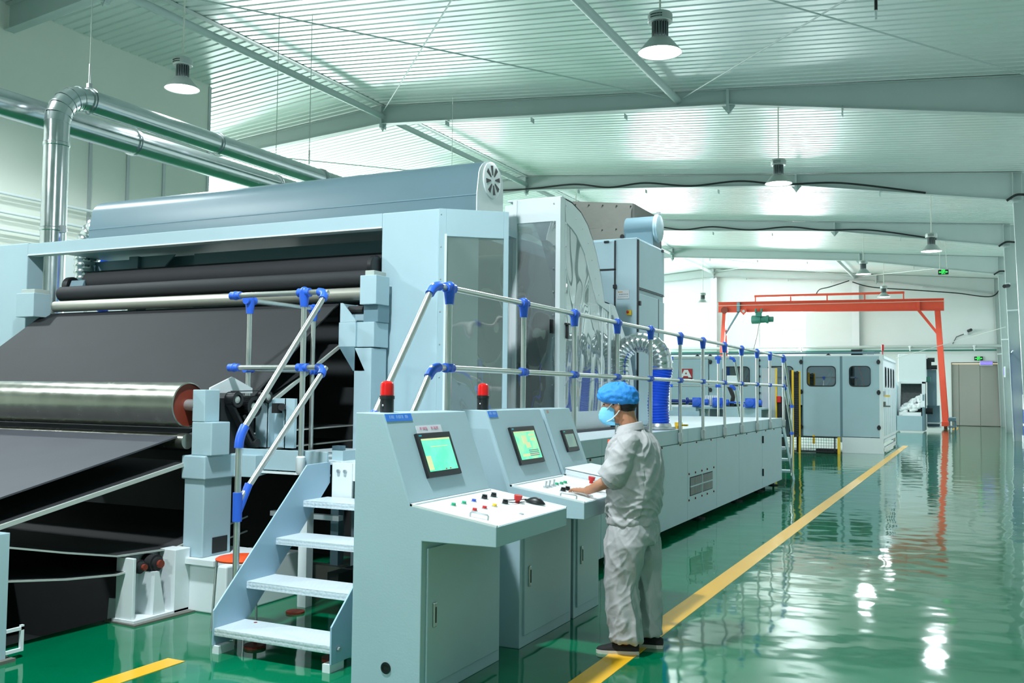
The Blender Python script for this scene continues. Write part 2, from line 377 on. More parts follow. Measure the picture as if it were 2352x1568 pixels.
wall_left = wall_with_holes('wall_left', 'x', XW - .2, XW, -12, 17.8, lambda y: roof_z(XW) + .03, [], M['wallgreen'])
build('partition_return', MB().box(XL, XW - .2, 17.6, 17.8, 0, 8.2), M['wallgreen'], wall_left)
for y in (14.27, 15.29, 16.35): build('batten', MB().box(XW, XW + .03, y - .04, y + .04, 0, 7.1), M['silver'], wall_left)
build('corner_trim', MB().box(XW - .05, XW + .02, 17.74, 17.82, 0, 9.25), M['silver'], wall_left)
build('wainscot', MB().box(XW, XW + .012, 12.4, 17.7, 0, 4.42), M['white'], wall_left)
for z in (5.44, 5.07, 4.73): build('wall_pipe', MB().cyl((XW + .2, -5, z), (XW + .2, 16.6, z), .03, n=10), M['white'], wall_left, smooth=True)

# ---------------------------------------------------------------- portal frames
def ibeam_seg(mb, xa, xb, zt0, zt1, zb0, zb1, y, fw=.11, ft=.018):
    mb.prism([(xa, zt0), (xb, zt1), (xb, zb1), (xa, zb0)], 'y', y - .007, y + .007)
    mb.prism([(xa, zt0), (xb, zt1), (xb, zt1 - ft), (xa, zt0 - ft)], 'y', y - fw, y + fw)
    mb.prism([(xa, zb0), (xb, zb1), (xb, zb1 + ft), (xa, zb0 + ft)], 'y', y - fw, y + fw)
names = ['behind the camera', 'passing over the ducts at upper left', 'nearest of those crossing the whole ceiling', 'second of those crossing the whole ceiling', 'third of those crossing the whole ceiling', 'fourth, just before the back wall bay', 'against the back wall']
frames = []
for i, y in enumerate(FR):
    if i == 0: continue
    t = thing('portal_frame', (XRIDGE, y, 0), 'pale steel roof rafter with column, ' + names[i], 'steel frame', 'portal frames carrying the roof')
    dz = -.02
    def zt(x): return roof_z(x) + dz
    r = MB(); ibeam_seg(r, XRIDGE, -5.0, zt(XRIDGE), zt(-5.0), 8.98, 8.33, y); build('rafter', r, M['steel'], t)
    r = MB(); ibeam_seg(r, -5.0, 1.35, zt(-5), zt(1.35), 8.33, 7.33, y); build('rafter', r, M['steel'], t)
    if i != 1:
        r = MB(); ibeam_seg(r, -24, XRIDGE, zt(-24), zt(XRIDGE), 8.4, 8.98, y); build('rafter', r, M['steel'], t)
    else:
        r = MB(); ibeam_seg(r, XW + .02, XRIDGE, zt(XW), zt(XRIDGE), 8.72, 8.98, y); build('rafter', r, M['steel'], t)
    c = MB()
    c.prism([(1.35, 0), (1.70, 0), (1.72, zt(1.7)), (1.355, zt(1.36)), (1.355, 7.32), (1.12, 7.32)], 'y', y - .0075, y + .0075)
    c.prism([(1.35, 0), (1.368, 0), (1.138, 7.33), (1.12, 7.33)], 'y', y - .14, y + .14); c.box(1.69, 1.73, y - .14, y + .14, 0, zt(1.7))
    build('column', c, M['steel'], t)
    p = MB(); p.box(1.1, 1.128, y - .13, y + .13, 7.33, zt(1.1))
    for zz in (7.5, 7.7, 7.9, 8.1): p.prism([(1.128, zz), (1.26, zz), (1.128, zz + .1)], 'y', y - .008, y + .008); p.prism([(1.1, zz), (.98, zz), (1.1, zz + .1)], 'y', y - .008, y + .008)
    build('end_plate', p, M['steel'], t)
    p = MB(); p.box(XRIDGE - .025, XRIDGE + .025, y - .13, y + .13, 8.86, 9.46); p.prism([(XRIDGE - .12, 8.98), (XRIDGE + .12, 8.98), (XRIDGE, 8.78)], 'y', y - .01, y + .01); build('ridge_plate', p, M['steel'], t)
    p = MB(); p.box(-5.03, -4.97, y - .13, y + .13, 8.18, zt(-5)); p.prism([(-5.16, 8.33), (-4.84, 8.31), (-5.0, 8.12)], 'y', y - .01, y + .01); build('splice_plate', p, M['steel'], t)
    s = MB()
    for x in (-12.5, -10, -7.5, -2.5): s.box(x - .006, x + .006, y - .1, y + .1, roof_z(x) - .62 + (0 if x < -5 else -.1), roof_z(x) - .5)
    build('stiffener', s, M['steel'], t)
    frames.append(t)
# round struts between frames
k = 0
for x, nm in ((XRIDGE, 'under the ridge'), (-6.2, 'midway down the right slope')):
    for a, b in zip(FR[:-1], FR[1:]):
        k += 1
        if x > -10 and 20 < a < 45: continue
        zz = roof_z(x) - (.3 if x < -10 else .22)
        one('roof_strut', MB().cyl((x, a, zz), (x, b, zz), .085, n=16), M['steel'],
            'round steel strut %s, %s' % (nm, ['nearest, running out of frame', 'between first two rafters', 'second bay from camera', 'third bay from camera', 'fourth bay from camera', 'in the last bay'][FR.index(a)]), 'strut', 'round roof struts', smooth=True)
# diagonal bracing rods in the roof plane
def rod(x0, y0, x1, y1, label):
    m = MB().cyl((x0, y0, roof_z(x0) - .2), (x1, y1, roof_z(x1) - .2), .016, n=8)
    one('bracing_rod', m, M['steel'], label, 'rod', 'diagonal roof bracing rods', smooth=True)
rod(-14.4, 12.4, -6.4, 21.4, 'thin diagonal brace rod from upper left falling to the near rafter')
rod(-6.4, 12.4, -14.4, 21.4, 'thin diagonal brace rod crossing near bay beside the ridge, rising to right')
rod(-6.0, 12.4, 1.4, 21.4, 'thin diagonal brace rod falling to right above lamp at upper right')
rod(1.4, 12.4, -6.0, 21.4, 'thin diagonal brace rod rising right at upper right corner')
rod(-14.4, 49.8, -6.4, 58.6, 'thin diagonal brace rod falling right in the last bay')
rod(-6.4, 49.8, -14.4, 58.6, 'thin diagonal brace rod rising right in the last bay')
rod(-6.0, 58.62, 1.3, 49.8, 'thin diagonal brace rod by right wall in last bay')
rod(-20.5, 21.4, XRIDGE - .2, 30.7, 'thin diagonal brace rod on the left slope above the ducts')
# back wall columns
for x, l in ((-14.55, 'pale steel column on back wall left of the window'), (-6.15, 'pale steel column on back wall right of the window')):
    c = MB(); c.box(x - .2, x + .2, 58.7, 58.72, 0, roof_z(x) - .6); c.box(x - .2, x + .2, 58.98, 59, 0, roof_z(x) - .6); c.box(x - .01, x + .01, 58.72, 58.98, 0, roof_z(x) - .6)
    one('wall_column', c, M['white'], l, 'column', 'columns on the back wall')
c = MB(); c.box(-16.95, -16.6, 11.0, 11.35, 0, 8.9); one('wall_column', c, M['steel'], 'grey steel column at far left edge before partition wall', 'column', bevel=.01)
# pipe along back wall
t = thing('wall_pipe', (-8, 58.6, 4.4), 'grey horizontal pipe running across back wall with small valves', 'pipe')
build('pipe', MB().cyl((-24, 58.6, 4.45), (1.7, 58.6, 4.45), .09, n=14), M['steel'], t, smooth=True)
build('pipe', MB().cyl((-24, 58.5, 4.22), (1.2, 58.5, 4.22), .045, n=10), M['greenpaint'], t, smooth=True)
for x in (-13.9, -9.2, -3.2, .1): build('valve', MB().cyl((x, 58.5, 4.2), (x, 58.45, 4.42), .05, n=8).ball((x, 58.48, 4.45), .09, .06, .06), M['white'], t)
# black cables drooping along the rafters
def cable(name, pts, label, r=.03):
    P = []; Q = [Vector(p) for p in pts]; Q = [Q[0]] + Q + [Q[-1]]
    for k in range(1, len(Q) - 2):
        a, b, c, d = Q[k - 1], Q[k], Q[k + 1], Q[k + 2]
        for q in range(8):
            s = q / 8; P.append(.5 * (2 * b + (c - a) * s + (2 * a - 5 * b + 4 * c - d) * s * s + (3 * b - a - 3 * c + d) * s ** 3))
    P.append(Q[-1]); one(name, MB().tube(P, r, 8), M['cable'], label, 'cable', 'black cables strung along the rafters', smooth=True)
for fi, lab in ((3, 'black cable wavering along the underside of the second ceiling rafter'), (4, 'black cable wavering along the underside of the third ceiling rafter')):
    y = FR[fi] - .16; pts = []
    for q, x in enumerate([-16, -14.3, -12.6, -11.3, -10, -8.4, -6.8, -5.4, -3.6, -1.2]):
        zb = (8.98 - .0681 * (x - XRIDGE)) if x < -5 else 8.33 - .1575 * (x + 5)
        if x < XRIDGE: zb = 8.98 - .06 * (XRIDGE - x)
        pts.append((x, y, zb + (.03 if q % 2 else .16)))
    cable('rafter_cable', pts, lab)
cable('rafter_cable', [(-6.3, 58.62, 8.3), (-5.2, 58.62, 7.95), (-3, 58.62, 7.7), (-.8, 58.62, 7.45), (1.0, 58.62, 7.2), (1.5, 58.62, 7.9)], 'black cable sagging along the top of the back wall')
cable('rafter_cable', [(-6.4, 57.9, 8.3), (-7.4, 57.2, 7.9), (-7.7, 55.5, 7.6), (-7.7, 54.2, 7.25)], 'black cable dropping from roof onto the red gantry rail')
for fi in (3, 4, 5):
    y = FR[fi]
    cable('column_cable', [(.95, y - .16, 7.35), (1.2, y - .18, 7.5), (1.5, y - .18, 7.48), (1.68, y - .1, 7.5)], 'short thick black cable loop on right hand column head, %s' % {3: 'nearest', 4: 'middle', 5: 'farthest'}[fi], .035)

# ---------------------------------------------------------------- lamps
def lamp(x, y, z, ztop, label, power):
    t = thing('pendant_lamp', (x, y, z), label, 'lamp', 'high bay lamps hanging from the rafters')
    R = .3
    build('cord', MB().cyl((x, y, z + .56), (x, y, ztop), .014, n=8), M['cord'], t, smooth=True)
    h = build('driver_housing', MB().lathe((x, y, z), 'z', [(.16, .42), (.168, .43), (.168, .52), (.15, .55), (.02, .56)], 24), M['shade'], t, smooth=True)
    s = MB()
    for q in range(9):
        for zz in (.455, .49):
            a = -PI / 2 - .5 + q * .115; s.box(x + .169 * math.cos(a) - .006, x + .169 * math.cos(a) + .006, y + .169 * math.sin(a) - .006, y + .169 * math.sin(a) + .006, z + zz, z + zz + .012)
    build('vent_slots', s, M['black'], h)
    fin = MB(); fin.cyl((x, y, z + .2), (x, y, z + .43), .075, n=16)
    for q in range(18):
        a = 2 * PI * q / 18; d = Vector((math.cos(a), math.sin(a), 0)); e = Vector((-math.sin(a), math.cos(a), 0)) * .006
        p = [Vector((x, y, 0)) + d * .07 + e, Vector((x, y, 0)) + d * .07 - e, Vector((x, y, 0)) + d * .112 - e, Vector((x, y, 0)) + d * .112 + e]
        fin.prism([(v.x, v.y) for v in p], 'z', z + .2, z + .43)
    build('heat_sink', fin, M['fin'], t)
    build('reflector', MB().lathe((x, y, z), 'z', [(.292, .004), (R, 0), (R, .006), (.255, .06), (.17, .165), (.145, .195), (.11, .205), (.11, .2), (.14, .19), (.165, .16), (.25, .055)], 32, caps=False), M['shade'], t, smooth=True)
    build('diffuser', MB().lathe((x, y, z), 'z', [(.29, .012), (.25, .05), (.16, .15)], 32), M['glow'], t, smooth=True)
    d = bpy.data.lights.new('lamp_light', 'SPOT'); d.energy = power; d.shadow_soft_size = .2; d.spot_size = math.radians(168); d.spot_blend = .35; d.color = (.88, .97, 1)
    o = bpy.data.objects.new('lamp_light', d); link(o); o.parent = t; o.location = (0, 0, -.05)
LP = 800
lamp(-12.50, 12.25, 6.94, 9.2, 'lit high bay lamp hanging above the galvanised ducts at left', LP)
lamp(-3.77, 12.25, 6.29, 8.5, 'largest lit high bay lamp, top centre of the picture', LP)
lamp(-3.88, 21.6, 6.40, 8.2, 'high bay lamp hanging from the nearest full rafter', LP)
lamp(-1.07, 30.95, 6.00, 7.75, 'high bay lamp nearest the right wall, below second rafter', LP)
lamp(-3.91, 40.3, 6.52, 8.2, 'high bay lamp left of the hanging exit sign', LP)
lamp(-3.88, 49.65, 6.48, 8.2, 'high bay lamp in front of the red gantry top rail', LP)
lamp(-12.89, 49.65, 6.46, 8.9, 'small high bay lamp left of the red gantry', LP)
lamp(-3.6, 3.1, 6.8, 8.55, 'high bay lamp out of frame above the consoles', 2450)
lamp(-3.7, -6.4, 6.6, 8.55, 'added fill lamp out of frame behind the camera', 1800)  # unseen lamp added for soft frontal fill
lamp(-13.4, 7.2, 8.2, 9.2, 'added lamp out of frame, brightening the partition wall', 2000)  # unseen lamp added to brighten the partition wall
lamp(-12.6, 2.9, 6.8, 9.2, 'high bay lamp out of frame at left above the ducts', 2000)
lamp(-12.6, 30.95, 6.4, 8.9, 'high bay lamp behind the carding machine hood', LP)
# hanging exit sign and wall exit sign
def exit_sign(x0, x1, y, z0, z1, label, hang=None):
    t = thing('exit_sign', ((x0 + x1) / 2, y, z0), label, 'sign', 'green exit signs')
    w, h = x1 - x0, z1 - z0; cx = (x0 + x1) / 2; cz = (z0 + z1) / 2
    b = build('casing', MB().box(x0, x1, y, y + .04, z0, z1), M['black'], t, bevel=.004)
    g = MB(); yy0, yy1 = y - .004, y
    ux, uz = w / 30, h / 10
    def q(a, b2, c, d): g.box(cx + a * ux, cx + b2 * ux, yy0, yy1, cz + c * uz, cz + d * uz)
    q(-5, -4, -4.2, 4.4); q(4, 5, -4.2, 4.4); q(-5, 5, 3.7, 4.4)           # door frame
    g.cyl((cx + .6 * ux, yy0, cz + 2.6 * uz), (cx + .6 * ux, yy1, cz + 2.6 * uz), .75 * uz, n=10)   # runner
    def limb(pts, wd):
        for a, c in zip(pts[:-1], pts[1:]):
            d = Vector((c[0] - a[0], c[1] - a[1])); nn = Vector((-d.y, d.x)).normalized() * wd / 2
            g.prism([(cx + (a[0] + nn.x) * ux, cz + (a[1] + nn.y) * uz), (cx + (c[0] + nn.x) * ux, cz + (c[1] + nn.y) * uz), (cx + (c[0] - nn.x) * ux, cz + (c[1] - nn.y) * uz), (cx + (a[0] - nn.x) * ux, cz + (a[1] - nn.y) * uz)], 'y', yy0, yy1)
    limb([(.2, 2), (-.6, -.8)], 1.8); limb([(.1, 1.5), (2.2, .6), (3, 1.4)], .8); limb([(0, 1.3), (-2.2, 1.2), (-3, 0)], .8); limb([(-.5, -.8), (1.2, -2.2), (.9, -4)], 1.0); limb([(-.7, -.8), (-2.0, -2.6), (-3.8, -3.4)], 1.0)
    for s in (-1, 1):
        g.prism([(cx + s * 5.4 * ux, cz - .5 * uz), (cx + s * 9 * ux, cz - .5 * uz), (cx + s * 9 * ux, cz + .7 * uz), (cx + s * 5.4 * ux, cz + .7 * uz)], 'y', yy0, yy1)
        g.prism([(cx + s * 9 * ux, cz - 1.8 * uz), (cx + s * 13 * ux, cz + .1 * uz), (cx + s * 9 * ux, cz + 2.0 * uz)], 'y', yy0, yy1)
    build('running_man_symbol', g, M['exitgreen'], b)
    if hang:
        for xx, dx in ((x0 + .05, .02), (x1 - .05, -.07)): build('hanger', MB().cyl((xx, y + .02, z1), (xx + dx, y + .02, hang), .012, n=6), M['cord'], t)
exit_sign(-1.16, -.79, 40.25, 6.38, 6.57, 'green exit sign hanging from a rafter on two wires', 7.7)
exit_sign(.09, .52, 58.9, 3.66, 3.88, 'green exit sign mounted above the grey door')
t = thing('led_display', (.57, 58.85, 3.35), 'purple scrolling display panel at top of grey door', 'display')
d0 = build('frame', MB().box(.36, 1.01, 58.86, 58.96, 3.36, 3.64), M['silver'], t, bevel=.01)
build('screen', MB().box(.39, .98, 58.85, 58.86, 3.42, 3.60), M['purple'], d0)
for q in range(8): build('lit_character', MB().box(.42 + q * .07, .465 + q * .07, 58.845, 58.85, 3.49, 3.53), M['white'], d0)
t = thing('security_camera', (-.24, 58.9, 5.2), 'small white security camera on back wall above door', 'camera')
build('bracket', MB().box(-.42, -.22, 58.85, 58.995, 5.1, 5.35), M['white'], t, bevel=.01); build('camera_body', MB().cyl((-.2, 58.9, 5.32), (-.05, 58.6, 5.36), .08, n=12), M['black'], t, smooth=True)
build('lead', MB().tube([(-.42, 58.95, 5.15), (-.8, 58.95, 5.0), (-1.0, 58.95, 4.6)], .02, 6), M['cable'], t)
# ================================================================== galvanised ducts
def corr_rf(base, amp, every): return lambda i: base + (amp if i % every == 0 else 0)
def dense(path, step):
    P = [Vector(p) for p in path]; out = []
    for a, b in zip(P[:-1], P[1:]):
        n = max(1, int((b - a).length / step)); out += [a.lerp(b, k / n) for k in range(n)]
    return out + [P[-1]]
t = thing('galvanised_duct', (-12, 9.37, 0), 'galvanised duct rising behind machine, bending over at a segmented elbow', 'duct', 'galvanised ventilation ducts')
build('riser', MB().cyl((-12, 9.37, .3), (-12, 9.37, 5.55), .175, n=32), M['galv'], t, smooth=True)
seg = MB(); n = 6
el = arc((-12, 9.37 + .48, 5.52), .48, PI, PI / 2, n, 'yz')
for a, b in zip(el[:-1], el[1:]): seg.cyl(a, b, .178, n=32)
build('elbow', seg, M['galv'], t, smooth=True)
col = MB()
for p, q in zip(el, el[1:] + [None]):
    pass
for i in range(1, n):
    d = (Vector(el[i + 1]) - Vector(el[i - 1])).normalized() * .012; col.cyl(Vector(el[i]) - d, Vector(el[i]) + d, .187, n=32)
build('elbow_seam', col, M['galv'], t, smooth=True)
build('horizontal_run', MB().cyl((-12, 9.85, 6.0), (-12, 24, 6.0), .175, n=32), M['galv'], t, smooth=True)
for y in (9.9, 12.6, 15.6, 18.6): build('collar', MB().lathe((-12, y, 6.0), 'y', [(.175, -.03), (.2, -.03), (.2, -.015), (.182, -.01), (.182, .01), (.2, .015), (.2, .03), (.175, .03)], 32), M['galv'], t, smooth=True)
for z in (3.95, 5.2): build('collar', MB().lathe((-12, 9.37, z), 'z', [(.175, -.03), (.186, -.02), (.186, .02), (.175, .03)], 32), M['galv'], t, smooth=True)
build('clamp_lug', MB().box(-12.23, -12.17, 9.34, 9.40, 3.9, 4.0).box(-11.83, -11.77, 9.34, 9.40, 3.9, 4.0).box(-12.03, -11.97, 9.87, 9.93, 6.19, 6.27), M['silver'], t)
t2 = thing('galvanised_duct', (-12.6, 12, 5.5), 'lower horizontal galvanised duct running along behind the elbow duct', 'duct', 'galvanised ventilation ducts')
build('horizontal_run', MB().cyl((-12.6, 2, 5.77), (-12.6, 24, 5.77), .2, n=32), M['galv'], t2, smooth=True)
for y in (7.4, 11.3, 14.9, 18): build('collar', MB().lathe((-12.6, y, 5.77), 'y', [(.2, -.03), (.225, -.03), (.225, -.015), (.207, -.01), (.207, .01), (.225, .015), (.225, .03), (.2, .03)], 32), M['galv'], t2, smooth=True)
for (x, y, z, l) in ((-12, 9.9, 6.27, 'thin wire with turnbuckle holding the duct elbow'), (-12, 15.2, 6.2, 'thin wire with turnbuckle holding the middle of upper duct'), (-12, 21.0, 6.2, 'thin wire holding the far end of upper duct'), (-12.6, 14.9, 6.0, 'thin wire holding the lower duct beside the partition corner')):
    w0 = thing('hanger_wire', (x, y, z), l, 'wire', 'duct hanger wires')
    build('wire', MB().cyl((x, y, z + .28), (x, y, roof_z(x) - .02), .007, n=6), M['alu'], w0)
    build('turnbuckle', MB().cyl((x, y, z), (x, y, z + .3), .016, n=8), M['alu'], w0)

# ================================================================== feed frame (portal in front of the card)
PT = M['paint']
t = thing('machine_portal', (-7.5, 8, 0), 'pale blue portal housing of the carding line with wide top beam', 'machine')
build('column', MB().box(-10.75, -10.03, 7.5, 7.72, 0, 3.37), PT, t, bevel=.01)
build('column', MB().box(-5.04, -4.417, 7.5, 8.3, 0, 3.358), PT, t, bevel=.01)
build('top_beam', MB().box(-10.03, -5.04, 7.5, 7.58, 3.225, 3.357).box(-10.03, -5.04, 7.58, 9.2, 3.30, 3.34), PT, t, bevel=.004)
build('beam_flange', MB().box(-10.03, -5.04, 7.495, 7.62, 3.215, 3.228), M['white'], t)
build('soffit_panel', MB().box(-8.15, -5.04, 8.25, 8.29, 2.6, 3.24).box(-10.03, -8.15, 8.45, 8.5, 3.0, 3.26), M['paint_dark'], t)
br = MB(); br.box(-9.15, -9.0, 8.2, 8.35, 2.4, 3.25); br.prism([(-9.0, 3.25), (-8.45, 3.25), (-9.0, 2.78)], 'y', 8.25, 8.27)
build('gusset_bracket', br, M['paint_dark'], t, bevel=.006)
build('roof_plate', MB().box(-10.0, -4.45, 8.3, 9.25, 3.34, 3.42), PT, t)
build('dark_backing', MB().box(-10.03, -5.04, 7.95, 8.0, 0, 1.7).box(-8.15, -5.04, 8.30, 8.34, 1.6, 2.65), M['dark'], t)  # dark sheets added so the depth behind the belts reads black
# angled access door at the right corner
A = Vector((-4.417, 7.5, 0)); B = Vector((-3.90, 7.91, 0)); D = (B - A).normalized(); N = Vector((D.y, -D.x, 0))
Ld = (B - A).length
def slab(s0, s1, z0, z1, n0, n1):
    p = [A + D * s0 + N * n0, A + D * s1 + N * n0, A + D * s1 + N * n1, A + D * s0 + N * n1]
    return MB().prism([(v.x, v.y) for v in p], 'z', z0, z1)
dd = build('corner_door', MB(), PT, t) if False else None
dm = MB()
for a in ((0, .07, 1.26, 3.355), (Ld - .045, Ld, 1.26, 3.355), (0.07, Ld - .045, 3.10, 3.355), (.07, Ld - .045, 1.26, 1.4)): 
    q = slab(a[0], a[1], a[2], a[3], -.02, .02); dm.add(q.v, q.f)
dd = build('corner_door', dm, PT, t, bevel=.003)
q = slab(.07, Ld - .045, 1.4, 3.10, -.003, .003); build('clear_pane', q, M['plexi_dark'], dd)
q = slab(.055, .075, 1.4, 3.12, .02, .028); build('edge_strip', q, M['white'], dd)
bm_ = MB()
for z in (1.5, 1.8, 2.1, 2.4, 2.7, 3.0, 3.3): p = A + D * .02 + N * .022; bm_.ball((p.x, p.y, z), .007, .007, .007, 8, 5)
build('bolt_heads', bm_, M['silver'], dd)
# inside the portal: rollers seen through the panes
t = thing('carding_rollers', (-7, 9, 0), 'dark card rollers and inner frame behind the clear panes', 'machine')
for (y, z, r) in ((8.9, 2.35, .42), (8.7, 1.7, .3), (9.75, 1.95, .55), (10.6, 1.75, .4), (9.4, 2.95, .25)):
    rr = build('roller', MB().cyl((-9.6, y, z), (-4.62, y, z), r, n=32), M['rollgrey'], t, smooth=True)
    build('shaft', MB().cyl((-4.62, y, z), (-4.52, y, z), .06, n=16), M['chrome'], rr, smooth=True)
    build('hub', MB().lathe((-4.62, y, z), 'x', [(r * .9, 0), (r * .9, .015), (r * .4, .02), (r * .4, .04), (.07, .05)], 24), M['dark'], rr, smooth=True)
build('inner_frame', MB().box(-4.75, -4.66, 8.4, 11.8, 1.24, 1.5).box(-4.75, -4.66, 8.5, 8.62, 1.24, 3.3).box(-4.75, -4.66, 10.2, 10.3, 1.24, 2.7), M['paint_dark'], t)
build('side_wall', MB().box(-5.0, -4.95, 8.3, 11.8, 1.24, 3.4), M['concrete'], t)
build('hose', MB().tube([(-4.62, 8.7, 1.3), (-4.6, 8.7, 1.7), (-4.62, 8.7, 2.0)], .04, 10), M['bluehose'], t, smooth=True)

# exhaust hood on the portal roof
t = thing('exhaust_hood', (-7, 8.4, 3.3), 'long blue grey rounded exhaust hood on top of the portal', 'hood')
pr = [(8.12, 3.42), (8.12, 3.62), (8.14, 3.72)] + [(8.42 + .27 * math.cos(a), 3.78 + .21 * math.sin(a)) for a in [PI * (1 - k / 12) for k in range(1, 12)]] + [(8.69, 3.72), (8.69, 3.42)]
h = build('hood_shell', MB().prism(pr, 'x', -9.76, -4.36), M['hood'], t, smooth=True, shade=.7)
build('end_plate', MB().prism(pr, 'x', -4.36, -4.35), M['white'], t)
v = build('round_vent', MB().lathe((-4.35, 8.42, 3.80), 'x', [(.185, 0), (.185, .012), (.17, .018), (.02, .02)], 32), M['white'], t, smooth=True)
pet = MB()
for k in range(8):
    a = 2 * PI * k / 8 + .2
    pet.prism([(8.42 + r * math.cos(a + da), 3.80 + r * math.sin(a + da)) for r, da in ((.05, -.12), (.15, -.16), (.15, .16), (.05, .12))], 'x', -4.331, -4.327)
build('vent_slot', pet, M['black'], v)
build('seam_strip', MB().box(-9.76, -4.36, 8.115, 8.12, 3.60, 3.612), M['paint_dark'], t)
p = dense(arc((-9.76, 8.42, 3.35), .38, PI / 2, PI * .98, 12) + [(-10.13, 8.42, 3.0)], .02)
build('spiral_elbow', MB().tube(p, .15, 20, rf=lambda i: .145 + (.012 if i % 4 == 0 else 0)), M['galv'], t, smooth=True)
# base box between hood and roof
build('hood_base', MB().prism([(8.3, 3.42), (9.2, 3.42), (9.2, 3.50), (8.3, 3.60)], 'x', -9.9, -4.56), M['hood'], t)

# ================================================================== top rollers, belts and stands at the portal
t = thing('top_belt_roller', (-7.4, 7.3, 2.3), 'grey roller with black belt rollers across the portal opening', 'roller')
build('roller', MB().cyl((-9.42, 7.42, 2.585), (-5.06, 7.42, 2.585), .062, n=24), M['rollgrey'], t, smooth=True)
build('belt_roller', MB().cyl((-9.48, 7.55, 2.745), (-5.15, 7.55, 2.745), .085, n=24), M['belt'], t, smooth=True)
build('belt_roller', MB().cyl((-9.35, 7.85, 2.90), (-5.2, 7.85, 2.90), .14, n=24), M['belt'], t, smooth=True)
for x0, x1 in ((-9.8, -9.5), (-5.07, -4.89)):
    b = build('bearing_bracket', MB().box(x0, x1, 7.2, 7.42, 2.46, 2.73), PT, t, bevel=.006)
    build('bearing_block', MB().box(x0 + .02, x1 - .06, 7.25, 7.45, 2.73, 2.78), M['beltedge'], b, bevel=.005)
build('pulley', MB().lathe((-9.62, 7.75, 2.86), 'x', [(.1, 0), (.11, .01), (.11, .07), (.1, .08)], 24), M['black'], t, smooth=True)
build('pulley_bracket', MB().prism([(7.6, 2.66), (7.95, 2.66), (7.95, 2.9), (7.88, 2.95), (7.7, 2.92)], 'x', -9.52, -9.3), M['paint_dark'], t, bevel=.005)
build('pulley', MB().lathe((-5.12, 7.47, 2.84), 'x', [(.1, 0), (.11, .01), (.11, .05), (.1, .06)], 24), M['black'], t, smooth=True)
def belt(name, label, pts, x0, x1, th, m, edge=True, edgew=.012):
    # pts: (y,z) polyline of the belt's top face
    def offs(d):
        out = []
        for i, p in enumerate(pts):
            a = Vector(pts[max(i - 1, 0)]); b = Vector(pts[min(i + 1, len(pts) - 1)]); tn = (b - a).normalized(); out.append((p[0] + tn.y * d, p[1] - tn.x * d))
        return out
    lo = offs(th)
    t = thing(name, ((x0 + x1) / 2, pts[0][0], pts[0][1]), label, 'belt', 'black felt belts of the feeder')
    build('belt_web', MB().band(pts, lo, 'x', x0, x1), m, t, smooth=True, shade=.5)
    if edge: build('belt_edge', MB().band(pts, lo, 'x', x1, x1 + edgew), M['beltedge'], t)
    return t
XB0, XB1 = -9.6, -5.46
belt('feed_belt', 'wide black belt sloping up from front roller to portal', [(5.72, 1.22), (6.33, 1.675), (6.85, 2.085), (7.32, 2.44), (7.42, 2.50), (7.5, 2.52)], XB0, XB1, .012, M['belt'], False)
belt('return_belt', 'black belt with pale edge just under the sloping belt', [(5.9, 1.30), (6.5, 1.612), (7.41, 2.11)], XB0, XB1 + .02, .03, M['belt'], True, .02)
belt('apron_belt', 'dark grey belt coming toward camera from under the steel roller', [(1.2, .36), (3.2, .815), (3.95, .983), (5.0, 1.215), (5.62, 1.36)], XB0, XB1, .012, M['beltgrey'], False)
belt('apron_return_belt', 'black belt with pale edge below the dark grey belt', [(1.2, .30), (3.95, .82), (5.5, 1.117)], XB0, XB1 + .02, .028, M['belt'], True, .02)
belt('sagging_belt', 'upper sagging black belt low between the stands', [(3.0, .80), (3.6, .72), (4.02, .672), (4.45, .575), (4.87, .49), (5.4, .47), (6.2, .62)], XB0, XB1, .012, M['belt'], True)
belt('sagging_belt', 'lowest sagging black belt above the pit', [(2.5, .52), (3.4, .49), (4.03, .46), (4.45, .40), (4.87, .36), (5.5, .40), (6.2, .5)], XB0, XB1, .012, M['belt'], True)
belt('inner_belt', 'upper black belt deep inside machine behind the landing', [(6.0, 1.30), (7.7, 1.336)], XB0, XB1, .012, M['belt'], True)
belt('inner_belt', 'lower black belt deep inside machine behind the landing', [(6.0, 1.16), (7.7, 1.19)], XB0, XB1, .012, M['belt'], True)
# big polished roller
t = thing('steel_roller', (-7.5, 5.5, 1.37), 'large scuffed steel roller with red brown end, lower left', 'roller')
build('roller_shell', MB().lathe((-9.7, 5.5, 1.545), 'x', [(.165, 0), (.175, .005), (.175, 4.255), (.166, 4.26), (.16, 4.24)], 48), M['chrome'], t, smooth=True)
build('end_disc', MB().lathe((-5.47, 5.5, 1.545), 'x', [(.162, 0), (.162, .012), (.03, .014)], 32), M['rust'], t, smooth=True)
build('shaft', MB().cyl((-5.46, 5.5, 1.545), (-5.36, 5.5, 1.545), .045, n=16), M['silver'], t, smooth=True)
build('lower_roller', MB().cyl((-9.7, 5.45, 1.27), (-5.4, 5.45, 1.27), .06, n=24), M['chrome'], t, smooth=True)
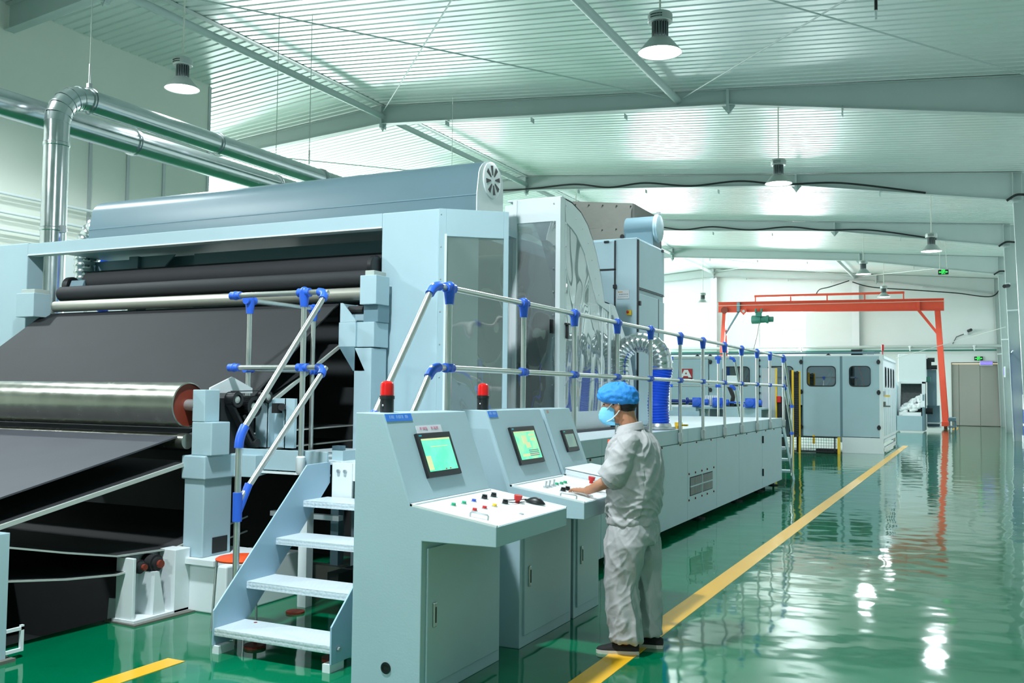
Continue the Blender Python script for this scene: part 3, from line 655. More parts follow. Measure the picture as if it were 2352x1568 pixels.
# stand that carries it
t = thing('roller_stand', (-5.3, 5.6, 0), 'pale blue steel stand with belt pulleys at steel roller end', 'stand')
build('plinth', MB().box(-5.44, -4.98, 5.45, 6.3, 0, .36), M['white'], t, bevel=.012)
build('foot_plate', MB().box(-5.46, -5.06, 5.4, 6.0, .36, .40), M['white'], t)
build('post', MB().box(-5.43, -5.23, 5.46, 5.76, .40, 1.0), PT, t, bevel=.008)
build('post_opening', MB().box(-5.231, -5.226, 5.56, 5.72, .42, .54), M['dark'], t)
build('head_block', MB().box(-5.445, -5.21, 5.44, 6.0, .985, 1.165), PT, t, bevel=.01)
build('bearing_post', MB().box(-5.37, -5.17, 5.46, 5.66, 1.165, 1.42), PT, t, bevel=.008)
build('bearing_post', MB().box(-5.37, -5.245, 5.46, 5.62, 1.42, 1.665), PT, t, bevel=.006)
build('peak_plate', MB().prism([(5.62, 1.64), (6.1, 1.64), (6.1, 1.68), (5.86, 1.77), (5.62, 1.68)], 'x', -5.36, -5.345), M['white'], t)
def pulley(y, z, r, w, x):
    mb = MB(); nn = 40
    for k in range(nn):
        a = 2 * PI * k / nn; d = PI / nn * .55
        mb.prism([(y + rr * math.cos(a + s), z + rr * math.sin(a + s)) for rr, s in ((r * .9, -d), (r, -d), (r, d), (r * .9, d))], 'x', x, x + w)
    mb.lathe((x, y, z), 'x', [(r * .93, 0), (r * .93, w), (r * .6, w), (r * .55, w * .7), (.001, w * .7)], 32)
    p = build('toothed_pulley', mb, M['black'], t)
    build('hub', MB().lathe((x + w * .7, y, z), 'x', [(.03, 0), (.03, .02), (.012, .025)], 16), M['beltedge'], p, smooth=True)
pulley(5.74, 1.59, .062, .09, -5.26); pulley(5.92, 1.535, .085, .1, -5.26); pulley(6.11, 1.61, .05, .08, -5.26)
bl = MB(); bl.band([(5.74, 1.652), (6.11, 1.66)], [(5.74, 1.658), (6.11, 1.666)], 'x', -5.25, -5.19)
bl.band([(5.68, 1.57), (5.92, 1.24)], [(5.70, 1.58), (5.94, 1.25)], 'x', -5.25, -5.19); bl.band([(5.82, 1.46), (5.98, 1.24)], [(5.85, 1.47), (6.0, 1.25)], 'x', -5.25, -5.19)
build('drive_belt', bl, M['rubber'], t)
build('dark_gearing', MB().box(-5.38, -5.28, 5.66, 6.05, 1.17, 1.6).cyl((-5.35, 5.99, 1.24), (-5.18, 5.99, 1.24), .035, n=14), M['dark'], t)
gp = MB(); gp.prism([(5.76, 1.16), (6.5, 1.16), (6.5, 1.10), (5.76, .99)], 'x', -5.22, -5.0); build('gusset', gp, PT, t, bevel=.004)
# tall bracket plate behind the landing rail
t = thing('guide_bracket', (-5.0, 6.1, 1.2), 'pale blue U shaped guide bracket behind the landing railing', 'bracket')
gb = MB(); gb.box(-5.33, -5.2, 6.13, 6.16, 1.2, 1.585); gb.box(-5.03, -4.93, 6.13, 6.16, 1.2, 1.6); gb.box(-5.2, -5.03, 6.2, 6.22, 1.2, 1.6); gb.box(-5.21, -5.19, 6.13, 6.22, 1.2, 1.585); gb.box(-5.04, -5.02, 6.13, 6.22, 1.2, 1.6)
build('channel', gb, PT, t); build('lever', MB().cyl((-5.1, 6.2, 1.53), (-5.02, 6.08, 1.53), .03, n=12).box(-5.14, -5.08, 6.1, 6.16, 1.48, 1.56), M['rubber'], t)
# bracket on the right column of the portal
t = thing('roller_bracket', (-5.0, 7.2, 0), 'pale blue box bracket and post holding the top roller end', 'bracket')
build('post', MB().box(-5.12, -4.93, 7.2, 7.45, 0, 2.06), PT, t, bevel=.008)
build('box_arm', MB().box(-5.30, -5.11, 7.2, 7.46, 2.07, 2.30).box(-5.11, -4.92, 7.22, 7.46, 2.07, 2.30), PT, t, bevel=.006)
ck = MB()
for y in (7.2, 7.44): ck.prism([(-5.30, 2.30), (-5.11, 2.30), (-5.11, 2.315), (-5.26, 2.48), (-5.30, 2.48)], 'y', y, y + .015)
ck.box(-5.30, -5.285, 7.2, 7.45, 2.30, 2.48); build('cheek', ck, PT, t)
bq = MB(); bq.prism([(-5.29, 2.07), (-5.12, 2.07), (-5.0, 1.85), (-5.13, 1.85)], 'y', 7.2, 7.42); build('brace', bq, M['paint_dark'], t)
build('block', MB().box(-5.06, -4.9, 7.25, 7.44, 2.30, 2.46), M['paint_dark'], t, bevel=.005); build('roller_end', MB().cyl((-5.25, 7.3, 2.42), (-5.08, 7.3, 2.42), .04, n=12), M['rubber'], t)
# low stand A with two bearings
t = thing('bearing_stand', (-5.4, 5.2, 0), 'white low stand with two exposed bearings by the floor pit', 'stand')
build('front_plate', MB().box(-5.54, -5.37, 4.94, 4.965, .01, .462), M['white'], t, bevel=.004)
build('side_plate', MB().box(-5.54, -5.525, 4.965, 5.5, .01, .46), M['white'], t); build('rear_post', MB().box(-5.50, -5.34, 5.30, 5.45, .01, .475), M['white'], t, bevel=.005)
build('rib', MB().prism([(5.12, .02), (5.24, .02), (5.17, .34), (5.13, .34)], 'x', -5.525, -5.36).prism([(-5.52, .02), (-5.36, .02), (-5.48, .34)], 'y', 5.15, 5.165), M['white'], t)
build('base_plate', MB().box(-5.56, -5.34, 4.93, 5.62, 0, .03), M['white'], t)
for y, r in ((5.03, .05), (5.18, .065)):
    b = build('bearing', MB().lathe((-5.50, y, .39), 'x', [(r, 0), (r, .1), (r * .75, .1), (r * .75, .12), (r * .4, .13)], 20), M['rubber'], t, smooth=True)
    build('bearing_cap', MB().cyl((-5.38, y, .39), (-5.35, y, .39), r * .45, n=12), M['rust'], b)
build('grout', MB().prism([(-5.62, 4.92), (-5.3, 4.9), (-5.27, 5.6), (-5.4, 5.7), (-5.62, 5.65)], 'z', 0, .012), M['concrete'], t)
build('small_pad', MB().prism([(4.98, 0), (5.08, 0), (5.05, .14), (4.99, .15)], 'x', -5.66, -5.58), M['white'], t)
# stand B at the left edge
t = thing('edge_stand', (-5.4, 3.6, 0), 'pale stand with shelf cut off by left picture edge', 'stand')
sb = MB(); sb.box(-5.35, -5.32, 3.2, 3.93, 0, .78); sb.box(-5.55, -5.35, 3.9, 3.93, 0, .78); sb.box(-5.55, -5.35, 3.2, 3.9, .40, .42)
build('frame', sb, PT, t, bevel=.004); ub = MB(); ub.box(-5.34, -5.32, 3.93, 4.05, .04, .06); ub.box(-5.34, -5.32, 4.03, 4.05, .06, .2); ub.box(-5.34, -5.32, 3.93, 4.05, .17, .19)
build('u_bracket', ub, M['white'], t); build('foot', MB().box(-5.58, -5.28, 3.15, 3.97, 0, .02), M['concrete'], t)
# round orange stool behind stair stringer
t = thing('round_stool', (-4.6, 5.15, 0), 'round bright orange stool on thin legs behind the stairs', 'stool')
build('seat', MB().lathe((-4.62, 5.2, .49), 'z', [(.14, -.012), (.17, -.008), (.175, .004), (.16, .012), (.02, .014)], 32), M['orange'], t, smooth=True)
for dx, dy in ((-.13, -.1), (.12, -.1), (.0, .15)): build('leg', MB().cyl((-4.62 + dx, 5.2 + dy, .48), (-4.62 + dx * 1.15, 5.2 + dy * 1.15, 0), .009, n=8), M['silver'], t)

# ================================================================== card cover with clear panes
t = thing('card_cover', (-4.2, 10, 1.24), 'white cover with clear panes and curved top corner on platform', 'machine cover')
XS = -3.95
build('front_frame', MB().box(-4.62, -4.50, 9.28, 9.34, 1.24, 3.72).box(-4.52, -4.47, 9.27, 9.32, 1.24, 3.77).box(-4.005, XS, 9.27, 9.40, 1.24, 3.77).box(-4.47, -4.005, 9.28, 9.31, 3.51, 3.77).box(-4.47, -4.005, 9.28, 9.31, 1.24, 1.46), M['white'], t, bevel=.003)
build('clear_pane', MB().box(-4.47, -4.005, 9.29, 9.296, 1.46, 3.51), M['plexi'], t)
build('top_plate', MB().box(-4.6, XS, 9.3, 9.6, 3.765, 3.78), M['white'], t)
out = [(9.40, 3.772), (9.6, 3.765), (9.865, 3.704), (10.068, 3.598), (10.237, 3.448), (10.382, 3.263), (10.50, 3.071), (10.578, 2.897), (10.64, 2.76), (10.84, 2.753)]
inn = [(9.43, 3.515), (9.60, 3.475), (9.74, 3.422), (9.88, 3.33), (10.007, 3.238), (10.10, 3.11), (10.189, 2.984), (10.29, 2.85), (10.40, 2.72), (10.84, 2.64)]
build('arched_frame', MB().band(out, inn, 'x', XS - .025, XS).box(XS - .03, XS + .004, 10.80, 10.86, 1.24, 2.75).box(XS - .03, XS, 9.40, 9.445, 1.46, 3.52).box(XS - .03, XS, 9.40, 10.84, 1.24, 1.46).box(XS - .03, XS + .002, 10.56, 10.585, 1.46, 2.68), M['white'], t)
build('clear_pane', MB().prism([(9.43, 1.46)] + inn + [(10.84, 1.46)], 'x', XS - .014, XS - .008), M['plexi'], t)
build('arch_top_skin', MB().band(out, [(a, b - .012) for a, b in out], 'x', -4.6, XS), M['white'], t)
out2 = [(10.88, 2.75), (11.0, 2.74), (11.37, 2.40), (11.60, 2.10), (11.72, 1.85), (11.78, 1.3)]; inn2 = [(10.88, 2.62), (10.95, 2.62), (11.24, 2.36), (11.46, 2.08), (11.58, 1.85), (11.64, 1.3)]
build('second_arch_frame', MB().band(out2, inn2, 'x', XS - .03, XS), M['white'], t)
build('second_clear_pane', MB().prism([(10.88, 1.3)] + inn2, 'x', XS - .018, XS - .012), M['plexi'], t)
build('latch', MB().box(-4.06, -4.03, 9.25, 9.28, 2.30, 2.45), M['black'], t, bevel=.004)
lt = MB(); lt.box(XS, XS + .03, 9.43, 9.47, 2.25, 2.42); lt.box(XS, XS + .03, 9.40, 9.5, 2.40, 2.42)
build('latch', lt, M['black'], t, bevel=.004)
bh = MB()
for z in (1.5, 1.75, 2.0, 2.25, 2.5, 2.75, 3.0, 3.25, 3.5, 3.7): bh.ball((XS + .003, 9.42, z), .008, .008, .008, 8, 5); bh.ball((-4.03, 9.27, z), .008, .008, .008, 8, 5)
for (y, z) in zip([9.7, 9.9, 10.08, 10.2, 10.32, 10.43], [3.6, 3.52, 3.38, 3.2, 3.0, 2.82]): bh.ball((XS + .002, y, z), .008, .008, .008, 8, 5)
build('bolt_heads', bh, M['silver'], t)
build('base_rail', MB().box(-4.3, -3.86, 9.2, 11.9, 1.235, 1.262), M['black'], t)

# electric cabinet behind it
t = thing('control_cabinet', (-4.3, 12.4, 1.24), 'tall pale blue cabinet with doors and yellow emergency stop on platform', 'cabinet')
build('body', MB().box(-4.75, -3.95, 11.84, 13.02, 1.24, 3.715), M['paint'], t, bevel=.008)
d1 = build('door', MB().box(-4.74, -4.26, 11.82, 11.84, 3.315, 3.69), M['paint'], t, bevel=.005)
d2 = build('door', MB().box(-4.74, -4.26, 11.82, 11.84, 1.3, 3.29), M['paint'], t, bevel=.005)
d3 = build('door', MB().box(-3.95, -3.93, 11.875, 13.0, 3.06, 3.69), M['paint'], t, bevel=.005)
d4 = build('door', MB().box(-3.95, -3.93, 11.875, 12.72, 1.3, 2.98), M['paint'], t, bevel=.005)
d5 = build('door', MB().box(-3.95, -3.93, 12.75, 13.0, 1.3, 2.95), M['paint'], t, bevel=.005)
gs = MB(); gs.box(-3.949, -3.9285, 11.842, 11.874, 1.3, 3.69); gs.box(-3.949, -3.929, 12.722, 12.748, 1.3, 2.98); gs.box(-4.258, -4.24, 11.825, 11.841, 2.3, 3.69); gs.box(-4.74, -4.24, 11.825, 11.841, 3.295, 3.312); gs.box(-3.949, -3.929, 11.87, 13.0, 3.035, 3.055)
build('door_gasket', gs, M['black'], t)
build('latch', MB().box(-4.27, -4.22, 11.80, 11.82, 3.05, 3.1), M['black'], d2, bevel=.004); build('latch', MB().box(-3.93, -3.91, 11.87, 11.92, 2.82, 2.88), M['black'], d4, bevel=.004); build('latch', MB().box(-4.4, -4.33, 11.80, 11.82, 3.66, 3.69), M['black'], d1, bevel=.004)
build('latch', MB().box(-3.93, -3.915, 12.86, 12.94, 3.66, 3.70), M['black'], d3, bevel=.004)
np_ = build('name_plate', MB().box(-4.22, -4.05, 11.828, 11.84, 2.91, 3.025), M['silver'], t)
pl = MB(); pl.cyl((-4.195, 11.826, 3.0), (-4.195, 11.828, 3.0), .008, n=10); pl.box(-4.185, -4.14, 11.826, 11.828, 2.996, 3.004); build('plate_logo', pl, mat('gold_print', (190, 140, 30), .5), np_)
pl = MB()
for q in range(6): pl.box(-4.19 + q * .022, -4.175 + q * .022, 11.826, 11.828, 2.966, 2.974)
for q in range(5): pl.box(-4.20 + q * .028, -4.185 + q * .028, 11.826, 11.828, 2.935, 2.941)
build('plate_print', pl, mat('grey_print', (90, 110, 120), .5), np_)
es = build('emergency_stop', MB().box(-4.075, -4.015, 11.79, 11.84, 2.69, 2.755), M['yellow'], t, bevel=.004); build('red_button', MB().lathe((-4.055, 11.79, 2.73), 'y', [(.016, 0), (.018, -.012), (.014, -.022), (.004, -.025)], 16), M['red'], es, smooth=True)
# grey box duct and round duct above it
t = thing('sheet_metal_box', (-5, 13.6, 3.7), 'weathered grey sheet metal box above the cabinet', 'duct box')
build('upper_panel', MB().prism([(-5.75, 4.13), (-4.46, 4.12), (-4.46, 4.457), (-5.75, 4.60)], 'y', 13.2, 14.5), M['concrete'], t)
lp = build('lower_panel', MB().box(-5.75, -4.46, 13.18, 14.5, 3.6, 4.12), M['concrete'], t)
build('flange', MB().box(-4.46, -4.43, 13.15, 14.5, 3.6, 4.44), mat('dark_flange', (70, 72, 68), .7), t)
bh = MB()
for q in range(6): bh.ball((-5.6 + q * .22, 13.18, 4.09), .012, .012, .012, 8, 5); bh.ball((-5.6 + q * .22, 13.195, 4.53 - q * .022), .012, .012, .012, 8, 5)
build('rivets', bh, M['dark'], t); build('port_ring', MB().lathe((-4.62, 13.18, 3.97), 'y', [(.02, 0), (.034, 0), (.034, -.02), (.02, -.02)], 16), M['black'], lp)
t = thing('round_duct_stub', (-4.2, 12.9, 3.71), 'round blue grey duct stub with capped end above the cabinet', 'duct')
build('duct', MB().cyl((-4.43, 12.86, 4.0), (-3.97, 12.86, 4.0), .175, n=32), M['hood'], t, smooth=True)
build('end_cap', MB().lathe((-3.98, 12.86, 4.0), 'x', [(.175, -.02), (.2, -.02), (.2, 0), (.185, .01), (.185, .03), (.17, .035), (.02, .03)], 32), M['paint'], t, smooth=True)
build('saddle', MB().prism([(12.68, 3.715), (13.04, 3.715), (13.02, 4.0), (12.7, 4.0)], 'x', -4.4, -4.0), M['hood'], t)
build('clamp_screw', MB().box(-4.0, -3.95, 12.84, 12.88, 4.19, 4.23), M['silver'], t)
# spiral duct + blue hose arch
t = thing('dust_hose', (-3.42, 11.15, 1.24), 'blue corrugated hose with silver spiral bend standing on platform', 'hose', 'dust hoses')
p = dense([(-3.43, 11.15, 1.30), (-3.44, 11.13, 1.55), (-3.42, 11.14, 1.8), (-3.39, 11.15, 1.98)], .016)
build('blue_hose', MB().tube(p, .12, 24, rf=lambda i: .118 + (.013 if i % 2 == 0 else 0)), M['bluehose'], t, smooth=True, shade=.5)
p = dense([(-3.39, 11.15, 1.97)] + arc((-3.67, 11.15, 2.02), .28, 0, PI, 14) + [(-3.95, 11.15, 1.8)], .012)
build('spiral_bend', MB().tube(p, .12, 24, rf=lambda i: .12 + (.007 if i % 5 == 0 else 0)), M['galv'], t, smooth=True, shade=.9)
build('band_clamp', MB().lathe((-3.39, 11.15, 1.97), 'z', [(.134, -.012), (.134, .012)], 24), M['silver'], t, smooth=True)
build('base_flange', MB().lathe((-3.43, 11.15, 1.24), 'z', [(.2, 0), (.2, .03), (.15, .035), (.14, .07)], 28), M['silver'], t, smooth=True)
build('clamp_arm', MB().box(-3.25, -3.1, 11.2, 11.26, 1.28, 1.30).box(-3.28, -3.2, 11.3, 11.36, 1.24, 1.32), M['yellow'], t)
t = thing('dust_hose', (-4.25, 11.1, 1.24), 'blue corrugated hose standing behind the clear curved pane', 'hose', 'dust hoses')
p = dense([(-4.2, 11.4, 1.24), (-4.2, 11.4, 1.95)], .014)
build('blue_hose', MB().tube(p, .06, 20, rf=lambda i: .058 + (.008 if i % 2 == 0 else 0)), M['bluehose'], t, smooth=True, shade=.5)
p = dense([(-4.2, 11.4, 1.95), (-4.2, 11.4, 2.5), (-4.4, 11.4, 2.7)], .02); build('spiral_bend', MB().tube(p, .06, 20, rf=lambda i: .06 + (.01 if i % 4 == 0 else 0)), M['galv'], t, smooth=True)
t = thing('dust_hose', (-11.4, 10, 0), 'blue corrugated hose standing behind the left portal column', 'hose', 'dust hoses')
p = dense([(-11.2, 9.6, 0), (-11.2, 9.6, 4.0)], .03)
build('blue_hose', MB().tube(p, .07, 16, rf=lambda i: .065 + (.012 if i % 2 == 0 else 0)), M['bluehose'], t, smooth=True)
# card body behind (mass of the machine, seen between things)
t = thing('carding_machine', (-7.5, 11, 0), 'pale blue carding machine body behind the hood', 'machine')
build('body', MB().box(-8.0, -5.05, 9.9, 14.5, 0, 3.6), M['paint'], t, bevel=.02)
# ================================================================== platform
t = thing('platform', (-3.6, 12, 0), 'long raised walkway platform with pale blue side panels along the aisle', 'platform')
ZP = 1.235
build('deck_plate', MB().box(-4.6, -3.22, 7.2, 18.05, ZP - .03, ZP), M['diamond'], t)
build('deck_plate', MB().box(-7.6, -4.6, 13.05, 18.05, ZP - .03, ZP), M['diamond'], t)
build('deck_plate', MB().box(-5.29, -3.22, 5.87, 7.2, 1.11, 1.14), M['diamond'], t)
js = [7.25, 8.55, 10.05, 11.59, 13.08, 14.48, 16.24, 18.05]
ys = [5.78] + js
for a, b in zip(ys[:-1], ys[1:]):
    build('side_panel', MB().box(-3.22, -3.2, a + .004, b - .004, .10, 1.062), M['paint'], t, bevel=.003, seg=1)
    build('kick_board', MB().box(-3.222, -3.194, a + .002, b - .002, 1.07, ZP + .004), M['paint'], t, bevel=.003, seg=1)
build('end_panel', MB().box(-7.6, -3.22, 18.03, 18.05, .1, ZP), M['paint'], t)
build('left_kerb', MB().box(-7.6, -4.75, 18.0, 18.05, ZP, 1.33), M['paint'], t)
v = build('vent_grille', MB().box(-3.2, -3.197, 11.7, 12.84, .39, .625), M['dark'], t)
fr = MB()
for q in range(30): y = 11.72 + q * .037; fr.box(-3.198, -3.192, y, y + .012, .4, .615)
build('vent_slat', fr, M['silver'], v)
fr = MB(); fr.box(-3.197, -3.188, 12.255, 12.285, .39, .625); fr.box(-3.197, -3.188, 11.7, 12.84, .50, .515); build('grille_bar', fr, M['paint'], v)
bh = MB()
for y in (11.65, 11.95, 12.27, 12.55, 12.9): bh.ball((-3.197, y, .67), .012, .014, .014, 8, 5); bh.ball((-3.197, y, .345), .012, .014, .014, 8, 5)
for a in [q * .75 + 6 for q in range(17)]: bh.ball((-3.196, a, 1.05), .01, .012, .012, 8, 5)
build('screw_heads', bh, M['rust'], t)
build('hinge', MB().cyl((-3.19, 16.24, .85), (-3.19, 16.24, .97), .015, n=8), M['dark'], t); build('hinge', MB().cyl((-3.19, 16.24, .3), (-3.19, 16.24, .42), .015, n=8), M['dark'], t)
for y in (6.2, 8.2, 10.3, 12.6, 14.9, 16.6, 17.9): build('levelling_foot', MB().cyl((-3.33, y, 0), (-3.33, y, .02), .09, n=16).cyl((-3.33, y, .02), (-3.33, y, .16), .018, n=8), M['dark'], t)
build('under_frame', MB().box(-3.5, -3.4, 5.9, 18, .16, .3).box(-4.4, -4.3, 5.9, 18, .16, .3).box(-3.6, -3.5, 6, 18, .02, .95), M['dark'], t)
build('leg', MB().box(-4.72, -4.64, 5.95, 6.03, 0, 1.15), M['white'], t); build('leg', MB().box(-4.9, -4.82, 6.6, 6.68, .02, 1.2), M['paint_dark'], t)
build('cross_rail', MB().box(-5.3, -4.6, 6.3, 6.36, .62, .66), M['white'], t); build('base_rail', MB().box(-5.3, -4.5, 6.55, 6.65, .05, .2), M['concrete'], t)
# landing fascia
fb = build('landing_fascia', MB().box(-5.29, -4.385, 5.845, 5.865, 1.048, 1.205), M['paint'], t, bevel=.004)
build('fascia_flange', MB().box(-5.30, -4.37, 5.83, 5.875, 1.022, 1.038), M['white'], t)
build('landing_box', MB().box(-4.38, -4.30, 5.90, 5.92, 1.14, 1.215).box(-4.30, -4.28, 5.9, 6.1, 1.14, 1.215), M['paint'], t)
build('stair_bracket', MB().box(-4.33, -4.15, 5.84, 5.86, .84, 1.128), M['white'], t)
build('landing_edge', MB().box(-4.15, -3.24, 5.85, 5.87, 1.0, 1.135), M['white'], t)
build('bracket_bolt', MB().cyl((-4.27, 5.84, 1.07), (-4.27, 5.825, 1.07), .014, n=8), M['silver'], t); build('bracket_bolt', MB().cyl((-4.21, 5.84, 1.07), (-4.21, 5.825, 1.07), .014, n=8), M['silver'], t)
build('tool_box', MB().box(-4.35, -4.05, 6.3, 6.42, 1.14, 1.20), M['concrete'], t)

# ---------------------------------------------------------------- railings
PR = .021
def tee(p, kind, along):
    # blue plastic connector: wedge shaped head wrapped round post and rail
    mb = MB(); x, y, z = p; d = Vector((0, 1, 0)) if along == 'y' else Vector((1, 0, 0)); c = Vector(p)
    if kind == 'top':
        mb.cyl(c - d * .055, c + d * .055, .034, n=14)
        mb.cyl(c + Vector((0, 0, .005)), c - Vector((0, 0, .11)), .042, .029, n=14)
        mb.ball((x, y, z + .012), .036, .036, .034, 12, 8)
    elif kind == 'mid':
        mb.cyl(c - d * .05, c + d * .05, .032, n=14); mb.cyl(c - Vector((0, 0, .028)), c + Vector((0, 0, .028)), .034, n=14)
    elif kind == 'end':
        mb.cyl(c - d * .05, c + d * .05, .031, n=14); mb.ball((x, y, z), .036, .036, .036, 12, 8)
    return mb
def rail(t, a, b): return build('rail', MB().cyl(a, b, PR, n=14), M['alu'], t, smooth=True)
def post(t, x, y, z0, z1): return build('post', MB().cyl((x, y, z0), (x, y, z1), PR, n=14), M['alu'], t, smooth=True)
def con(t, p, kind, along): return build('connector', tee(p, kind, along), M['blue'], t, smooth=True, shade=.9)
def elbow(t, p, q, r, c0=.05):
    P, Q, R_ = Vector(p), Vector(q), Vector(r); a = Q + (P - Q).normalized() * .08; b = Q + (R_ - Q).normalized() * .08
    pts = [a.lerp(Q, s).lerp(Q.lerp(b, s), s) for s in [k / 8 for k in range(9)]]
    return build('elbow', MB().tube(pts, .031, 14), M['blue'], t, smooth=True)
t = thing('guard_railing', (-3.18, 12, 1.0), 'long pipe guard railing with blue connectors along platform edge', 'railing', 'pipe railings with blue connectors')
xr = -3.175; yp = [5.55, 6.73, 7.79, 8.92, 10.0, 11.17, 12.24, 13.44, 14.55, 15.7, 16.8, 18.09]
for y in yp:
    post(t, xr, y, 1.08, 2.36); con(t, (xr, y, 2.37), 'top', 'y'); con(t, (xr, y, 1.83), 'mid', 'y')
    build('post_clamp', MB().box(xr - .02, xr + .03, y - .035, y + .035, 1.09, 1.20).lathe((xr, y, 1.06), 'z', [(.02, 0), (.034, .02), (.036, .13), (.026, .14)], 14), M['silver'], t, smooth=True)
for z in (2.37, 1.83): rail(t, (xr, 5.36, z), (xr, 18.14, z))
# down stair handrails at the near end
for z, (ye, ze), (yl, zl) in ((2.37, (5.34, 2.37), (4.66, 1.50)), (1.83, (5.34, 1.83), (4.66, .96))):
    rail(t, (xr, ye, ze), (xr, yl, zl)); elbow(t, (xr, 5.6, ze), (xr, ye, ze), (xr, yl, zl))
post(t, xr, 4.64, 0, 1.46); elbow(t, (xr, 5.0, 1.94), (xr, 4.64, 1.48), (xr, 4.64, 1.0))
# far end stair rails
for z, ye in ((2.37, 18.2), (1.83, 18.22)):
    rail(t, (xr, ye, z), (xr, 19.0, z - .92)); elbow(t, (xr, 18.0, z), (xr, ye, z), (xr, 19.0, z - .92))
post(t, xr, 19.0, .1, 1.45); con(t, (xr, 19.0, 1.44), 'mid', 'y'); con(t, (xr, 19.0, .92), 'mid', 'y')
# end railing
t = thing('end_railing', (-5, 18.4, 1.24), 'pipe railing across the far end of the platform', 'railing', 'pipe railings with blue connectors')
for x in (-6.9, -5.37, -4.42): post(t, x, 18.2, 1.0, 2.36); con(t, (x, 18.2, 2.36), 'top', 'x'); con(t, (x, 18.2, 1.82), 'end', 'x')
for z in (2.36, 1.82): rail(t, (-7.5, 18.2, z), (-4.16, 18.2, z)); rail(t, (-4.12, 18.25, z), (-4.12, 19.0, z - .92)); elbow(t, (-4.4, 18.2, z), (-4.12, 18.2, z), (-4.12, 19.0, z - .92))
post(t, -4.12, 19.0, .1, 1.45); con(t, (-4.12, 19.0, 1.44), 'mid', 'y')
# far stair
t = thing('far_stair', (-3.65, 18.7, 0), 'small stair at the far end of the platform', 'stairs', 'metal stairs')
for x in (-4.1, -3.21): build('stringer', MB().prism([(18.06, 1.1), (18.3, 1.1), (19.45, .0), (19.2, .0)], 'x', x, x + .015), M['paint'], t)
for k in range(4): build('tread', MB().box(-4.09, -3.21, 18.15 + k * .28, 18.42 + k * .28, .875 - k * .24, .915 - k * .24), M['diamond'], t)
# landing railing on the left of near stair
t = thing('landing_railing', (-4.6, 5.6, 1.1), 'pipe railing round the stair landing with blue connectors, left of consoles', 'railing', 'pipe railings with blue connectors')
for z in (2.416, 1.842):
    rail(t, (-5.26, 5.805, z), (-4.42, 5.805, z)); con(t, (-5.28, 5.805, z), 'end', 'x')
    con(t, (-4.60, 5.805, z), 'top' if z > 2 else 'mid', 'x')
post(t, -4.60, 5.805, 1.06, 2.40)
build('post_clamp', MB().lathe((-4.60, 5.805, 1.03), 'z', [(.024, 0), (.036, .02), (.036, .13), (.026, .14)], 14), M['white'], t, smooth=True)
for z, yl, zl in ((2.416, 4.907, 1.388), (1.842, 4.907, .939)):
    rail(t, (-4.385, 5.805, z), (-4.385, yl, zl)); elbow(t, (-4.7, 5.805, z), (-4.385, 5.805, z), (-4.385, yl, zl))
post(t, -4.385, 4.886, 0, 1.345); elbow(t, (-4.385, 5.22, 1.75), (-4.385, 4.886, 1.364), (-4.385, 4.886, .9))
build('sleeve', MB().cyl((-4.385, 4.886, .80), (-4.385, 4.886, .99), .031, n=14).cyl((-4.385, 4.897, .87), (-4.385, 4.99, 1.035), .028, n=12), M['blue'], t, smooth=True)
xl = -5.42
for y in (6.13, 6.98): post(t, xl, y, 1.1, 2.40); con(t, (xl, y, 2.41), 'top', 'y'); con(t, (xl, y, 1.84), 'end', 'y')
for z in (2.41, 1.84): rail(t, (xl, 6.13, z), (xl, 7.05, z))
# near stair
t = thing('metal_stair', (-3.9, 5.1, 0), 'blue metal stair with four diamond plate treads', 'stairs', 'metal stairs')
sp = [(4.655, .05), (4.655, .27), (5.565, 1.13), (5.84, 1.135), (5.84, .98), (4.87, .05)]
for x in (-4.36, -3.445): build('stringer', MB().prism(sp, 'x', x, x + .012), M['stair'], t, bevel=.002, seg=1)
for z, y in ((.158, 4.665), (.403, 4.955), (.65, 5.24), (.878, 5.53)):
    tr = build('tread', MB().box(-4.347, -3.446, y, y + .28, z - .006, z), M['diamond'], t); build('tread_nosing', MB().box(-4.347, -3.446, y - .004, y, z - .045, z - .001), M['diamond'], tr)
for x in (-4.36, -3.50): build('foot_plate', MB().box(x, x + .055, 4.66, 4.80, 0, .05), M['white'], t)
build('bolt', MB().cyl((-3.43, 4.72, .13), (-3.415, 4.72, .13), .014, n=8).cyl((-3.43, 4.95, .1), (-3.415, 4.95, .1), .014, n=8), M['silver'], t)
build('levelling_foot', MB().cyl((-4.22, 4.9, .0), (-4.22, 4.9, .02), .07, n=14).cyl((-4.22, 4.9, .02), (-4.22, 4.9, .16), .012, n=8), M['rust'], t)
build('levelling_foot', MB().cyl((-4.6, 5.78, .0), (-4.6, 5.78, .015), .07, n=14), M['rust'], t)
for x, y in ((-3.6, 4.9),): build('levelling_foot', MB().cyl((x, y, 0), (x, y, .02), .07, n=14), M['rust'], t)

